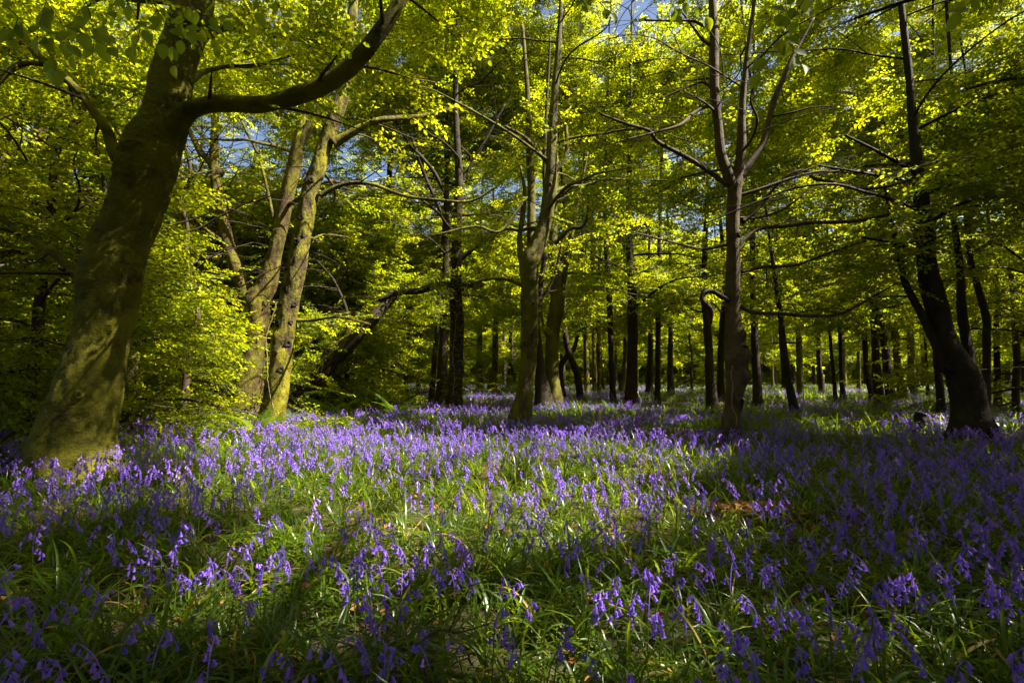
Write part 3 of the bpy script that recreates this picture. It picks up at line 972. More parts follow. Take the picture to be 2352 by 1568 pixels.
# 6, 7 the pair in the centre
t6, p6 = hero_tree('knotted_beech', 'knobbly mossy beech at the centre, forking into a curving right stem above head height', 10.4,
    [(1196, 948, 46), (1206, 900, 36), (1212, 850, 36), (1216, 780, 38), (1217, 710, 40), (1216, 650, 42), (1217, 608, 46), (1235, 560, 38), (1252, 510, 34), (1262, 450, 31), (1266, 390, 28), (1268, 320, 24), (1273, 240, 20), (1282, 120, 15), (1290, -20, 10)],
    stems=[[(1210, 625, 24), (1196, 590, 15), (1194, 540, 13), (1200, 500, 12), (1205, 440, 9), (1195, 380, 6)], [(1222, 600, 20, 10.8), (1220, 520, 20, 10.9), (1221, 440, 19, 11), (1216, 340, 16, 11), (1212, 220, 12, 11.1), (1200, 60, 8, 11.2)],
           [(1268, 400, 12), (1290, 375, 12), (1303, 340, 10), (1300, 290, 9), (1310, 240, 7)]],
    limbs=[[(1205, 460, 9), (1150, 530, 7, 10.2), (1090, 520, 6, 10), (1000, 540, 5, 9.8)], [(1275, 560, 9), (1310, 525, 8, 10.2), (1340, 520, 8, 10.1), (1350, 480, 7, 10), (1352, 440, 5, 10)],
           [(1262, 380, 10), (1210, 320, 8, 10.1), (1160, 290, 6, 9.9)], [(1215, 660, 9), (1150, 640, 6, 10.4), (1080, 650, 5, 10.6)]],
    bark=M_BEECH, sides=36, amp=.15, fine=.04, freq=4.5, seed=21, extra_limbs=16, ex_h=(4, 13), ex_len=3.6, top=(.2, .1, 4), flare=.35, step=.06)
for (u, v) in [(1212, 820), (1222, 770), (1207, 740), (1224, 700), (1210, 680), (1218, 650), (1228, 640), (1262, 430), (1268, 400), (1205, 790)]:
    q = P(u, v, 10.4); i = np.argmin(abs(p6[:, 2] - q[2])); rr = p6[i, 3]
    dx = np.clip((q[0] - p6[i, 0]) / rr, -.8, .8)
    knot(t6, np.array([p6[i, 0] + dx * rr, p6[i, 1] - rr * math.sqrt(1 - dx * dx) - .004, q[2]]), (dx, -math.sqrt(1 - dx * dx), 0), random.uniform(.03, .055), M_BEECH, M_HOLLOW, .9)
hero_tree('slender_beech', 'slimmer leaning trunk close behind the knobbly beech at the centre', 13.8,
    [(1248, 922, 40), (1240, 860, 28), (1234, 800, 24), (1230, 740, 20), (1238, 680, 17), (1250, 600, 14), (1256, 500, 12), (1250, 380, 9)], limbs=[[(1236, 700, 8), (1270, 640, 6), (1290, 560, 5)]],
    bark=M_DARK, sides=16, seed=23, extra_limbs=5, ex_h=(5, 9), ex_len=2.6, flare=.35, top=(.2, 0, 4))
hero_tree('stout_beech', 'stout dark trunk with a raking right stem, just right of the knobbly centre beech', 15.2,
    [(1273, 918, 40), (1269, 860, 32), (1268, 800, 31), (1272, 750, 32), (1280, 700, 34), (1277, 650, 30), (1272, 590, 26), (1270, 500, 20), (1275, 400, 16), (1270, 250, 10)],
    stems=[[(1283, 690, 20), (1295, 640, 14), (1303, 590, 12), (1312, 540, 11), (1330, 450, 8), (1350, 350, 5)]], limbs=[[(1262, 780, 9), (1248, 750, 7), (1240, 690, 6), (1235, 620, 4)]],
    bark=M_BEECH, sides=18, seed=25, extra_limbs=7, ex_h=(4.2, 12), ex_len=3.2, flare=.45)

# 8 burred tree right of centre
t8, p8 = hero_tree('burred_beech', 'brown burred beech with a black hollow at its foot, right of centre', 7.5,
    [(1679, 975, 46), (1684, 930, 40), (1688, 890, 44), (1692, 850, 50), (1690, 810, 52), (1687, 770, 44), (1684, 720, 36), (1683, 650, 34), (1684, 580, 33), (1684, 500, 33), (1688, 440, 32), (1698, 390, 26), (1703, 330, 24), (1704, 260, 18), (1712, 160, 14), (1730, 20, 10), (1740, -120, 7)],
    stems=[[(1688, 435, 28), (1670, 395, 26), (1656, 350, 25), (1650, 290, 22), (1642, 220, 23), (1640, 150, 24), (1640, 80, 22), (1637, 0, 20), (1640, -120, 14)],
           [(1700, 405, 20), (1725, 370, 17), (1752, 330, 17), (1765, 280, 15), (1780, 225, 16), (1795, 190, 14), (1812, 150, 13), (1835, 105, 8), (1870, 40, 6)]],
    limbs=[[(1670, 425, 14), (1640, 402, 12), (1600, 375, 12), (1560, 352, 11), (1510, 325, 10, 7.3), (1490, 300, 8, 7.2), (1440, 285, 7, 7.1), (1380, 262, 5, 7)],
           [(1650, 250, 11), (1620, 245, 9), (1590, 262, 9, 7.4), (1560, 288, 8, 7.2), (1500, 305, 6, 7.1), (1440, 320, 4, 7)],
           [(1690, 575, 12), (1712, 548, 10), (1745, 525, 9), (1800, 520, 10), (1860, 512, 10, 7.4), (1930, 510, 11, 7.3), (2010, 500, 9, 7.2), (2100, 470, 6, 7.1)],
           [(1695, 700, 10), (1730, 717, 10), (1790, 720, 10), (1850, 725, 9, 7.4), (1925, 722, 8, 7.3), (1990, 690, 7, 7.2), (2060, 650, 4, 7.1)],
           [(1705, 510, 12), (1740, 480, 10), (1790, 420, 8), (1840, 392, 9, 7.5), (1875, 412, 9, 7.4), (1920, 418, 9, 7.3), (1970, 432, 9, 7.2), (2030, 430, 8, 7.1), (2100, 412, 8, 7), (2200, 402, 7, 6.9), (2340, 398, 5, 6.8)],
           [(1702, 625, 9), (1760, 612, 9), (1830, 608, 8, 7.4), (1920, 575, 7, 7.3), (2010, 548, 7, 7.2), (2060, 560, 6, 7.1), (2150, 545, 5, 7)],
           [(1690, 500, 8), (1740, 500, 7), (1800, 480, 6), (1850, 440, 5), (1880, 400, 4)],
           [(1680, 560, 8), (1620, 572, 6), (1560, 560, 6, 7.3), (1500, 545, 5, 7.1), (1440, 530, 3, 7)],
           [(1640, 40, 10), (1620, 60, 8), (1590, 48, 7), (1540, 48, 6, 7.4), (1480, 46, 4, 7.3)], [(1640, 110, 9), (1612, 90, 7), (1590, 60, 6), (1560, 20, 4)],
           [(1640, 210, 8), (1615, 190, 6), (1580, 200, 5), (1510, 230, 4)]],
    bark=M_BROWN, sides=44, amp=.10, fine=.04, freq=4, seed=31, extra_limbs=15, ex_h=(3.6, 11), ex_len=3.4, top=(.2, .1, 3.5), flare=.22, flare_h=.4, step=.04, tw_sp=.42, tw_len=1.3,
    bumps=[(P(1714, 866, 7.4), .11, .55), (P(1716, 815, 7.4), .10, .5), (P(1668, 828, 7.4), .10, .4), (P(1706, 765, 7.4), .09, .35), (P(1672, 890, 7.4), .08, .3)])
hero_stub = px_path([(1676, 690, 14), (1656, 680, 15), (1636, 668, 12), (1618, 672, 12), (1612, 686, 12), (1622, 700, 14), (1634, 714, 12), (1634, 745, 3)], 7.45)
a = tube(catmull(hero_stub, 30)[:, :3], catmull(hero_stub, 30)[:, 3], 8, disp=bark_disp(.25, 4, 9))
stub = mesh_obj('broken_limb', (a[0] - np.array(t8.location), a[1]), M_DARK, t8)
stub['label'] = 'dark twisted broken branch stub'
for (u, v, r, fl) in [(1705, 862, .062, .9), (1708, 822, .045, .8), (1668, 828, .05, .9), (1698, 800, .05, 1.2), (1692, 925, .085, .62), (1692, 540, .04, .6)]:
    q = P(u, v, 7.5); i = np.argmin(abs(p8[:, 2] - q[2])); rr = p8[i, 3] * 1.02
    dx = np.clip((q[0] - p8[i, 0]) / rr, -.8, .8)
    knot(t8, np.array([p8[i, 0] + dx * rr, p8[i, 1] - rr * math.sqrt(1 - dx * dx) - .015, q[2]]), (dx, -math.sqrt(1 - dx * dx), 0), r, M_BROWN, M_HOLLOW, fl)
vine(t8, [(1680, 975), (1678, 950), (1668, 925), (1672, 890), (1668, 860), (1670, 840)], 7.5, .17, .007)

# 9 dark leaning clump on the right
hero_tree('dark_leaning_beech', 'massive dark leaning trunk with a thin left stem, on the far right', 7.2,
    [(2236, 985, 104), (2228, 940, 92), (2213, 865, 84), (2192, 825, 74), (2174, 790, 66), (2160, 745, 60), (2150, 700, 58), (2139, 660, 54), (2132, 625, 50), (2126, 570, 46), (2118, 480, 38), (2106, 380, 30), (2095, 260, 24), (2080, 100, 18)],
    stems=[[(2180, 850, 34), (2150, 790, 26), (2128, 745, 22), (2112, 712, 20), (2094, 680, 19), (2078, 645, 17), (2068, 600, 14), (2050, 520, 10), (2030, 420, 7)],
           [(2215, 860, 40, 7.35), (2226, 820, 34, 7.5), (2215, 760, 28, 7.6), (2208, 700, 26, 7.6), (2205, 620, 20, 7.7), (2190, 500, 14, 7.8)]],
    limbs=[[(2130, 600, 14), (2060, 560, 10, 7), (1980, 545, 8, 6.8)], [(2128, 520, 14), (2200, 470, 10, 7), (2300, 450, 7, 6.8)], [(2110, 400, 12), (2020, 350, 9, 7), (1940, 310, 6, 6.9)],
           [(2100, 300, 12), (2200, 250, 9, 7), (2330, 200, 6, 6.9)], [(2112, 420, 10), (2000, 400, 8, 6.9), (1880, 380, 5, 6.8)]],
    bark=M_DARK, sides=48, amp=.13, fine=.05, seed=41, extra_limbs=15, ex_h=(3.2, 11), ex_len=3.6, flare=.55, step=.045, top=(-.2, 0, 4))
hero_tree('bent_dark_stem', 'thin dark stem standing right beside the massive leaning trunk and bending left at its top', 9.8,
    [(2262, 935, 28), (2266, 860, 22), (2266, 790, 21), (2266, 737, 21), (2258, 700, 21), (2247, 663, 20), (2232, 610, 19), (2225, 565, 18), (2218, 480, 13), (2200, 360, 9)],
    limbs=[[(2228, 580, 9), (2290, 560, 7), (2352, 600, 5)]], bark=M_DARK, sides=14, seed=43, extra_limbs=6, ex_h=(3.8, 7.5), ex_len=2.6, top=(0, 0, 4))

# 10.. trees of the middle distance (surveyed base, a mid point and width)
MID = [
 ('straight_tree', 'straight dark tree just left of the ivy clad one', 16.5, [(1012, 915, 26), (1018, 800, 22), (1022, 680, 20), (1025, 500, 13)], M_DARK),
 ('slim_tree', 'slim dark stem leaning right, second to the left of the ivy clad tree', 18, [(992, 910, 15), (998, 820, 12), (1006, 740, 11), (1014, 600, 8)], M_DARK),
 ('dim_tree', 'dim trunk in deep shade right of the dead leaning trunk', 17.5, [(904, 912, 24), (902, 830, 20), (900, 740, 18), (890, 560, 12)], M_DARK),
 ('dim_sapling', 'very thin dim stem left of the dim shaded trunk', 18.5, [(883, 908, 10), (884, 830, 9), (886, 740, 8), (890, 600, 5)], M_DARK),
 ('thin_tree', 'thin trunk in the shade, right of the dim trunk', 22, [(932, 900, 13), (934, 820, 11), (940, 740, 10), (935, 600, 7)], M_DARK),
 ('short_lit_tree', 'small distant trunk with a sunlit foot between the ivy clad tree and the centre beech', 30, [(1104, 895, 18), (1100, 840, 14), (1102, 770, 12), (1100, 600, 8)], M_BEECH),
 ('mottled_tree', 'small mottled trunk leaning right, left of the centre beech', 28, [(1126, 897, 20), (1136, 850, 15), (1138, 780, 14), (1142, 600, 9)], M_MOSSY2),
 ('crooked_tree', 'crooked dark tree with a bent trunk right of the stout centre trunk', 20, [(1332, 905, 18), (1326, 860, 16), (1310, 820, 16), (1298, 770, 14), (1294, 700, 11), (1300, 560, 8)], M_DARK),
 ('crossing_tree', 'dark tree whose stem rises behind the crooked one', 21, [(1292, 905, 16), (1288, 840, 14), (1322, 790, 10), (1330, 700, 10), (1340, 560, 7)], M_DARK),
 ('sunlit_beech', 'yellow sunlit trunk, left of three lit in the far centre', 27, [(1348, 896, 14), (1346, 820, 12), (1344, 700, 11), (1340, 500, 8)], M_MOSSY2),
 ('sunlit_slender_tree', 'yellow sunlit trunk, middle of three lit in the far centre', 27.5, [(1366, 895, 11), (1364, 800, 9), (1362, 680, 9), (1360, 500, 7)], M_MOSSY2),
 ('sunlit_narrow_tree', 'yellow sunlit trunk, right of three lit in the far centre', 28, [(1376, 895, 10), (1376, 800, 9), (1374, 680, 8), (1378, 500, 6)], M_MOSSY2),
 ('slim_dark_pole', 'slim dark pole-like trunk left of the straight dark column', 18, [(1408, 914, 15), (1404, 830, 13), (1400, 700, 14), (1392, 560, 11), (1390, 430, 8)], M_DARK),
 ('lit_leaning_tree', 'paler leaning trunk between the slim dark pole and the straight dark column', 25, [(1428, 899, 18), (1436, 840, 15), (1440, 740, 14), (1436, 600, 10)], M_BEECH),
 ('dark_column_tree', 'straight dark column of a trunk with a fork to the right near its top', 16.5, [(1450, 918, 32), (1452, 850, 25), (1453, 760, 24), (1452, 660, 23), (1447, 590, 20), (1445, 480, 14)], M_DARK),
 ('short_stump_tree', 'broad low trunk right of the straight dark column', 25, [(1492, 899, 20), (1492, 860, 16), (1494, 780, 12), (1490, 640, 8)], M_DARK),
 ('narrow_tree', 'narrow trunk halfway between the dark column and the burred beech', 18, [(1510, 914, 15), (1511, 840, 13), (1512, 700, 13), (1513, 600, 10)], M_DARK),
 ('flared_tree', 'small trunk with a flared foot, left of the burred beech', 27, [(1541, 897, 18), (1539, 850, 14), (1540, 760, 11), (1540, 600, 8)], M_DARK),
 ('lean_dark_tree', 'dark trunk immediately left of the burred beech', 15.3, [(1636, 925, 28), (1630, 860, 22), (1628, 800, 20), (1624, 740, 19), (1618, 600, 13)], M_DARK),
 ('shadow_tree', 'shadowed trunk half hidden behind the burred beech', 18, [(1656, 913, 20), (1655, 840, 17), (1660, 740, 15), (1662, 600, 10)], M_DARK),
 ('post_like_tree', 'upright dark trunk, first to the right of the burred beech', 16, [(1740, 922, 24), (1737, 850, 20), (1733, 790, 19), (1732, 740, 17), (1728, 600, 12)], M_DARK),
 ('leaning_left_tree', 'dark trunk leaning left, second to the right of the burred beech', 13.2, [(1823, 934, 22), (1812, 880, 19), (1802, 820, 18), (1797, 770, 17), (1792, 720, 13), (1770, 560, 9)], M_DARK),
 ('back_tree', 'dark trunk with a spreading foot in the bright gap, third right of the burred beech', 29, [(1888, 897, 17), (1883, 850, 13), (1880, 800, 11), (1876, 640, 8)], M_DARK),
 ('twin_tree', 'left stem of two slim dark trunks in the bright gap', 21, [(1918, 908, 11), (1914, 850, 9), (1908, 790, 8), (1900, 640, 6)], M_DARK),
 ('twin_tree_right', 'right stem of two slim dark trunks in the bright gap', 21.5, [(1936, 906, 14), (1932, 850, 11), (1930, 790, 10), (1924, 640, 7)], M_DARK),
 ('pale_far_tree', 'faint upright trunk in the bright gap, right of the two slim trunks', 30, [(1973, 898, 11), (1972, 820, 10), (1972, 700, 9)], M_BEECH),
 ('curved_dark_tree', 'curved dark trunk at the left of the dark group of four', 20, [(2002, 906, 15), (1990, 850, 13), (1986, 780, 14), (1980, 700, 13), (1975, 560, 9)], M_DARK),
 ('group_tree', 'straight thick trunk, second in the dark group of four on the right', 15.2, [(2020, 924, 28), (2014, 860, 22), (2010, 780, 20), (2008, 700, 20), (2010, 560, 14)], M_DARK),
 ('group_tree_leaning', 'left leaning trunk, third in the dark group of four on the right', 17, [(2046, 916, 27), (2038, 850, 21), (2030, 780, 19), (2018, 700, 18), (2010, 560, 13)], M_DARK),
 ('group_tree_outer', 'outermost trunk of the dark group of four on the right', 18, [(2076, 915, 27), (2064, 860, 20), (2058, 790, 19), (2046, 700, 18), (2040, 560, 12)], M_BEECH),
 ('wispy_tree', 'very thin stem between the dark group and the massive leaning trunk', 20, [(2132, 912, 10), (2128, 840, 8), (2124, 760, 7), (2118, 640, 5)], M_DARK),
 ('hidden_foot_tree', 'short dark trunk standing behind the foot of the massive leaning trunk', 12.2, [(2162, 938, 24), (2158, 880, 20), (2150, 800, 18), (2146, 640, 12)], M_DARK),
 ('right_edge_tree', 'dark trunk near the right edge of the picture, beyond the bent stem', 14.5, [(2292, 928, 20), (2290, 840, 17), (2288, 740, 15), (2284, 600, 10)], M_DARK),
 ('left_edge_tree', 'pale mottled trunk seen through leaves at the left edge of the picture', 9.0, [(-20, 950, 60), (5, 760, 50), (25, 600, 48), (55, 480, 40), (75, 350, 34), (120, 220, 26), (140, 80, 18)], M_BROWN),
 ('leafy_back_tree', 'slender tree in the thicket left of the forked tree', 15, [(468, 925, 18), (470, 820, 15), (465, 700, 13), (470, 540, 9)], M_DARK),
]
for k, (nm, lab, Yd, tr, bk) in enumerate(MID):
    th = tr[-1][1] < 620
    hero_tree(nm, lab, Yd, tr, bark=bk, sides=14, amp=.14, seed=60 + k, extra_limbs=17 if Yd < 24 else 12, ex_h=(2.9 if Yd < 24 else 3.4, 16), ex_len=4.0, flare=.4,
              top=(random.uniform(-.5, .5), random.uniform(-.5, .5), 8 if Yd < 20 else 6), step=.11, tw_sp=.6, tw_len=1.6, spr_step=.3)

# trees that fill the wood
taken = []
for o in list(ROOT.objects):
    if o.type == 'EMPTY': taken.append((o.location.x, o.location.y))
LBL = {'far': ('one of the far-off trunks lost in green leaves at the back of the wood', 'far-off trees at the back of the wood'),
       'left': ('leafy beech in the dense green stand behind the big leaning trunk on the left', 'beeches of the stand on the left'),
       'right': ('shaded beech in the dim stand beyond the massive dark trunk on the right', 'beeches of the dim stand on the right'),
       'out': ('beech standing outside the picture whose leaves shade the flowers', 'beeches around the viewpoint')}


def free(x, y, d):
    return all((x - a) ** 2 + (y - b) ** 2 > d * d for a, b in taken)


R2 = random.Random(5)
ntree = 0
for (x, y, ti, s_) in [(7.6, 4.2, 1, 1.0), (10.8, 7.6, 0, 1.1), (5.2, -.6, 1, 1.05), (-4.6, -2.2, 0, 1.0), (.8, -4.6, 1, 1.1), (-7.6, 2.2, 3, 1.0), (13.5, 4.0, 1, 1.1), (9.5, .2, 3, 1.1), (15.8, 10.5, 1, 1.15), (12.8, 12.2 - 3, 5, 1.1), (4.5, -6, 3, 1), (-9, 5.5, 1, 1.0), (-3.2, -6.5, 0, 1.1), (2.3, -2.6, 5, 1.0), (-1.6, -3.4, 1, 1.0), (-6.2, -.8, 1, 1.0), (7.2, 1.6, 0, 1.0), (6.6, -3.2, 1, 1.0), (12.5, 2.0, 0, 1.1)]:  # unseen trees added to shade the foreground and close off skylight
    taken.append((x, y))
    place_tree('beech_tree', TEMPL[ti], x, y, R2.uniform(0, 6.28), s_, LBL['out'][0], 'tree', LBL['out'][1])
for tries in range(5000):
    y = R2.uniform(-9, 62) if tries % 3 else R2.uniform(-9, 24)
    x = R2.uniform(-1.2, 1.2) * (abs(y) + 8) + (R2.uniform(0, 14) if y < 20 else 0)
    vis = y > 0 and abs(x) < 1.12 * y + 1.0
    if vis and y < 24 and not (x / y < -.62 and y > 9): continue
    if x * x + y * y < 3.5 ** 2: continue
    if y < 24 and not free(x, y, 3.3): continue
    if y >= 24 and not free(x, y, 3.6): continue
    # keep the sun's way open to the bright clearing in the middle
    if ntree >= 165: break
    taken.append((x, y)); ntree += 1
    key = 'far' if (vis and y >= 24) else ('left' if vis else 'out')
    if key == 'far' and x / y > .9: key = 'right'
    lab, grp = LBL[key]
    T = R2.choice(TEMPL)
    place_tree('beech_tree', T, x, y, R2.uniform(0, 6.28), R2.uniform(.85, 1.15), lab, 'tree', grp, limbs=y < 26, spray_sc=1.0)

# young beeches making the thicket
for (u, Yd, ti, s, lab) in [
        (300, 7.6, 0, .95, 'bushy young beech right beside the base of the big leaning trunk'), (420, 8.6, 1, 1.0, 'low young beech midway between the big leaning trunk and the forked tree'),
        (500, 11.8, 0, 1.0, 'young beech close left of the forked tree'), (360, 10.5, 0, 1.1, 'young beech seen just right of the big leaning trunk, deeper in'),
        (60, 6.6, 0, 1.0, 'young beech left of the base of the big leaning trunk'), (-60, 7.5, 0, 1.1, 'young beech cut by the left edge of the picture'),
        (20, 9.5, 0, 1.2, 'young beech by the pale mottled trunk at the left edge'), (230, 9.2, 0, 1.1, 'young beech hidden behind the big leaning trunk'),
        (450, 13, 0, 1.3, 'taller young beech around the slender thicket tree'), (720, 14.5, 0, 1.0, 'young beech right behind the dead leaning trunk'),
        (800, 15.5, 0, 1.1, 'young beech above the upper half of the dead leaning trunk'), (760, 14.0, 1, .9, 'small young beech by the fern at the dead trunk'),
        (870, 20, 0, 1.2, 'young beech behind the thin dim stems left of centre'), (960, 24, 0, 1.2, 'far young beech left of the ivy clad tree'),
        (300, 14, 0, 1.4, 'tall young beech at the back of the left thicket'), (560, 15, 0, 1.3, 'tall young beech behind the forked tree'),
        (650, 18, 0, 1.4, 'tall young beech behind the sunlit mossy trunk'), (2330, 13, 0, 1.1, 'young beech at the right edge of the picture'),
        (2420, 10, 0, 1.2, 'young beech just past the right edge of the picture'), (130, 13, 0, 1.4, 'young beech deep in the wood on the far left'),
        (1180, 32, 0, 1.2, 'far young beech left of the knobbly centre beech'), (1590, 33, 0, 1.2, 'far young beech left of the burred beech')]:
    q = P(u, 900, Yd)
    place_tree('beech_sapling', SAPL[ti], q[0], q[1], R2.uniform(0, 6.28), s, lab, 'young tree', 'young beeches of the thicket', spray_sc=.95)

# the leafy edge far behind
n = 30000
xx = rng.uniform(-85, 85, n); yy = 62 + rng.uniform(0, 14, n); zz = rng.uniform(0, 1, n) ** 1.3 * 20 + .1
W_ = np.stack([xx, yy, zz], 1)
tag(scatter('distant_wood', W_, np.stack([rng.normal(0, .9, n), rng.normal(0, .9, n), rng.uniform(0, 6.28, n)], 1), rng.uniform(2.2, 4.0, n), C_FAR),
    'far edge of the wood, a mass of yellow-green leaves behind all the trunks', None, kind='stuff')

# ------------------------------------------------------------------ ivy leaves on the ivy clad tree
mb = MB()
for k in range(1500):
    i = int(R2.uniform(.10, .62) ** 1.0 * len(p5)); r = p5[i, 3]
    th = R2.uniform(0, 6.28)
    rr = r * R2.uniform(1.0, 1.5) + R2.uniform(0, .06)
    b = np.array([p5[i, 0] + math.cos(th) * rr, p5[i, 1] + math.sin(th) * rr, p5[i, 2] + R2.uniform(-.1, .1)]) - np.array(t5.location)
    put_leaf(mb, b, (math.cos(th), math.sin(th), R2.uniform(-1.2, -.2)), R2.uniform(-.5, .5), R2.uniform(.05, .085), 0)
for (u0, v0, u1, v1) in [(1048, 662, 900, 680), (1050, 665, 1150, 640)]:
    for k in range(450):
        t = R2.random(); c = P(u0 + (u1 - u0) * t, v0 + (v1 - v0) * t, 13.0)
        b = c + np.array([R2.gauss(0, .12), R2.gauss(0, .14), R2.gauss(-.02, .13)]) - np.array(t5.location)
        put_leaf(mb, b, (R2.uniform(-1, 1), R2.uniform(-1, .3), R2.uniform(-1, .2)), R2.uniform(-.8, .8), R2.uniform(.045, .08), 0)
tag(mb.build('ivy_leaves', [M_IVY], t5), kind='stuff')

# ------------------------------------------------------------------ close hanging twigs with big leaves
def hi_leaf():
    mb = MB(); mb.add(LEAF_HI, LEAF_HI_F, 0, .5)
    me = mb.build('leaf', [M_LEAFN], link=False)
    md = me.data
    return md


LEAFM = []
for k in range(4):
    # outline of a beech leaf with a folded midrib and slight waves
    n = 9
    t = np.linspace(0, 1, n)
    wd = .30 * np.sin(np.pi * t ** .85) ** .8 * (1 + .06 * k)
    fold = .05 + .02 * k
    v = []
    for i in range(n):
        v.append((t[i], wd[i], fold * wd[i] / .3 + .012 * math.sin(i * 2.2 + k) - .10 * t[i] ** 2))
        v.append((t[i], 0, -.10 * t[i] ** 2 * (1 + .3 * k)))
        v.append((t[i], -wd[i], fold * wd[i] / .3 + .012 * math.cos(i * 2.0 + k) - .10 * t[i] ** 2))
    f = []
    for i in range(n - 1):
        a = i * 3
        f += [(a, a + 1, a + 4, a + 3), (a + 1, a + 2, a + 5, a + 4)]
    m = mesh_obj('leaf', (np.array(v), f), M_LEAFN, link=False, attr=[.2 + .2 * k] * len(f)).data
    LEAFM.append(m)


def hanging(label, pts, Yd, nleaf, leaf=.062, sub=2):
    q = np.array([P(p[0], p[1], p[2] if len(p) > 2 else Yd) for p in pts])
    root = empty('hanging_twig', q[0])
    tag(root, label, 'twig', 'close leafy twigs hanging into the top of the view')
    mb = MB()
    o3 = np.array(q[0])
    p = catmull(q, 24)
    v, f = tube(p - o3, np.linspace(.0022, .0009, 24), 5); mb.add(v, f)
    lines = [p]
    for k in range(sub):
        i = 5 + int(14 * (k + R2.random() * .6) / max(sub, 1))
        d = p[min(i + 1, 23)] - p[i]
        d = d / np.linalg.norm(d)
        s = np.cross(d, [0, 1, 0]) * (1 if k % 2 else -1)
        dd = d * .7 + s * .8 + np.array([0, R2.uniform(-.3, .3), 0])
        L = R2.uniform(.08, .14)
        sp = p[i] + dd[None, :] * np.linspace(0, L, 7)[:, None] + np.array([0, 0, -1])[None, :] * (np.linspace(0, 1, 7) ** 2 * .03)[:, None]
        v, f = tube(sp - o3, np.linspace(.0014, .0007, 7), 5); mb.add(v, f)
        lines.append(sp)
    mb.build('stem', [M_TWIG], root)
    per = max(3, nleaf // len(lines))
    for ln in lines:
        qq = catmull(ln, per + 2)
        for i in range(1, per + 2):
            d = qq[i] - qq[i - 1]; d /= np.linalg.norm(d)
            s = np.cross(d, [0, 1, 0]); s /= np.linalg.norm(s) + 1e-9
            side = 1 if i % 2 else -1
            if i == per + 1: dd = d
            else: dd = d * .65 + s * side * R2.uniform(.5, .95)
            dd = dd + np.array([0, R2.uniform(-.45, .45), -.35])
            a, b, c = frame_from(dd, (R2.uniform(-.5, .5), -1, R2.uniform(.0, .9)))
            o = bpy.data.objects.new('leaf', R2.choice(LEAFM))
            ROOT.objects.link(o); o.parent = root
            L = leaf * R2.uniform(.75, 1.15)
            M = Matrix(((a[0], b[0], c[0], 0), (a[1], b[1], c[1], 0), (a[2], b[2], c[2], 0), (0, 0, 0, 1)))
            o.matrix_local = Matrix.Translation(Vector(qq[i] - o3)) @ M @ Matrix.Scale(L, 4)


hanging('close beech twig with large leaves in the top left corner', [(-60, -40), (20, 20), (70, 70), (120, 130), (130, 160)], 1.55, 12)
hanging('close beech twig with large leaves, second from the left at the top', [(60, -60), (110, 10), (150, 70), (165, 130)], 1.6, 12)
hanging('close beech twig with large leaves, third from the left at the top', [(170, -60), (200, 10), (215, 80), (210, 150)], 1.8, 12, .058)
hanging('close beech twig hanging left of the big trunk near the top', [(250, -60), (290, 0), (320, 60), (310, 110)], 1.75, 12, .058)
hanging('close beech twig hanging in front of the big trunk near the top', [(330, -60), (360, 20), (395, 80), (400, 150)], 1.7, 12, .058)
hanging('small close beech twig right of the big trunk near the top', [(400, -60), (430, 0), (470, 50), (490, 90)], 1.8, 10, .055)
hanging('close beech twig with five leaves at the top, above the arching bough', [(590, -70), (620, -20), (645, 25), (655, 55)], 1.8, 6, .055, 1)
hanging('small twig at the top edge between the bough and the burred beech', [(1300, -70), (1350, -20), (1385, 15), (1400, 30)], 2.0, 8, .055, 1)
hanging('twig at the top edge just left of the burred beech stems', [(1540, -90), (1580, -40), (1600, 0), (1620, 40)], 1.9, 8, .055, 1)
hanging('drooping twig of bright leaves hanging right of the burred beech at the top', [(1880, -80), (1840, 10), (1800, 70), (1770, 130), (1742, 170)], 1.65, 14, .060, 2)
hanging('twig of pale leaves beside the drooping one at the top right', [(1930, -80), (1890, -20), (1850, 20), (1830, 50)], 1.8, 8, .055, 1)
hanging('pale sunlit twig in the top right corner', [(2360, -80), (2290, -30), (2230, 5), (2205, 30)], 1.6, 9, .06, 1)

# ------------------------------------------------------------------ ferns
def frond(L, curl=.6):
    mb = MB()
    n = 22
    t = np.linspace(0, 1, n)
    a = 1.15 - t * 1.5 * curl
    d = np.stack([np.cos(a), np.zeros(n), np.sin(a)], 1)
    p = np.vstack([[0, 0, 0], np.cumsum(d[:-1] * L / (n - 1), 0)])
    v, f = tube(p, np.linspace(.004, .001, n), 4); mb.add(v, f, 0)
    for i in range(4, n):
        w_ = L * .17 * math.sin(math.pi * min(1, (t[i] - .1) * 1.0) ** .7) * (1 - t[i] * .4) + .006
        for s in (-1, 1):
            dd = p[i] - p[i - 1]; dd /= np.linalg.norm(dd)
            side = np.array([dd[0] * .35, s, dd[2] * .35 - .12]); side /= np.linalg.norm(side)
            k = 6
            for j in range(k):
                b = p[i] + side * w_ * j / k
                ll = w_ * .21 * (1 - j / k * .7)
                for s2 in (-1, 1):
                    e = dd * s2 * ll
                    h = side * w_ / k
                    mb.add([b, b + h * .9, b + h * .9 + e * .6, b + h * .3 + e], [(0, 1, 2, 3)], 0, random.random())
    return mb.build('frond', [M_FERN], link=False, smooth=False).data


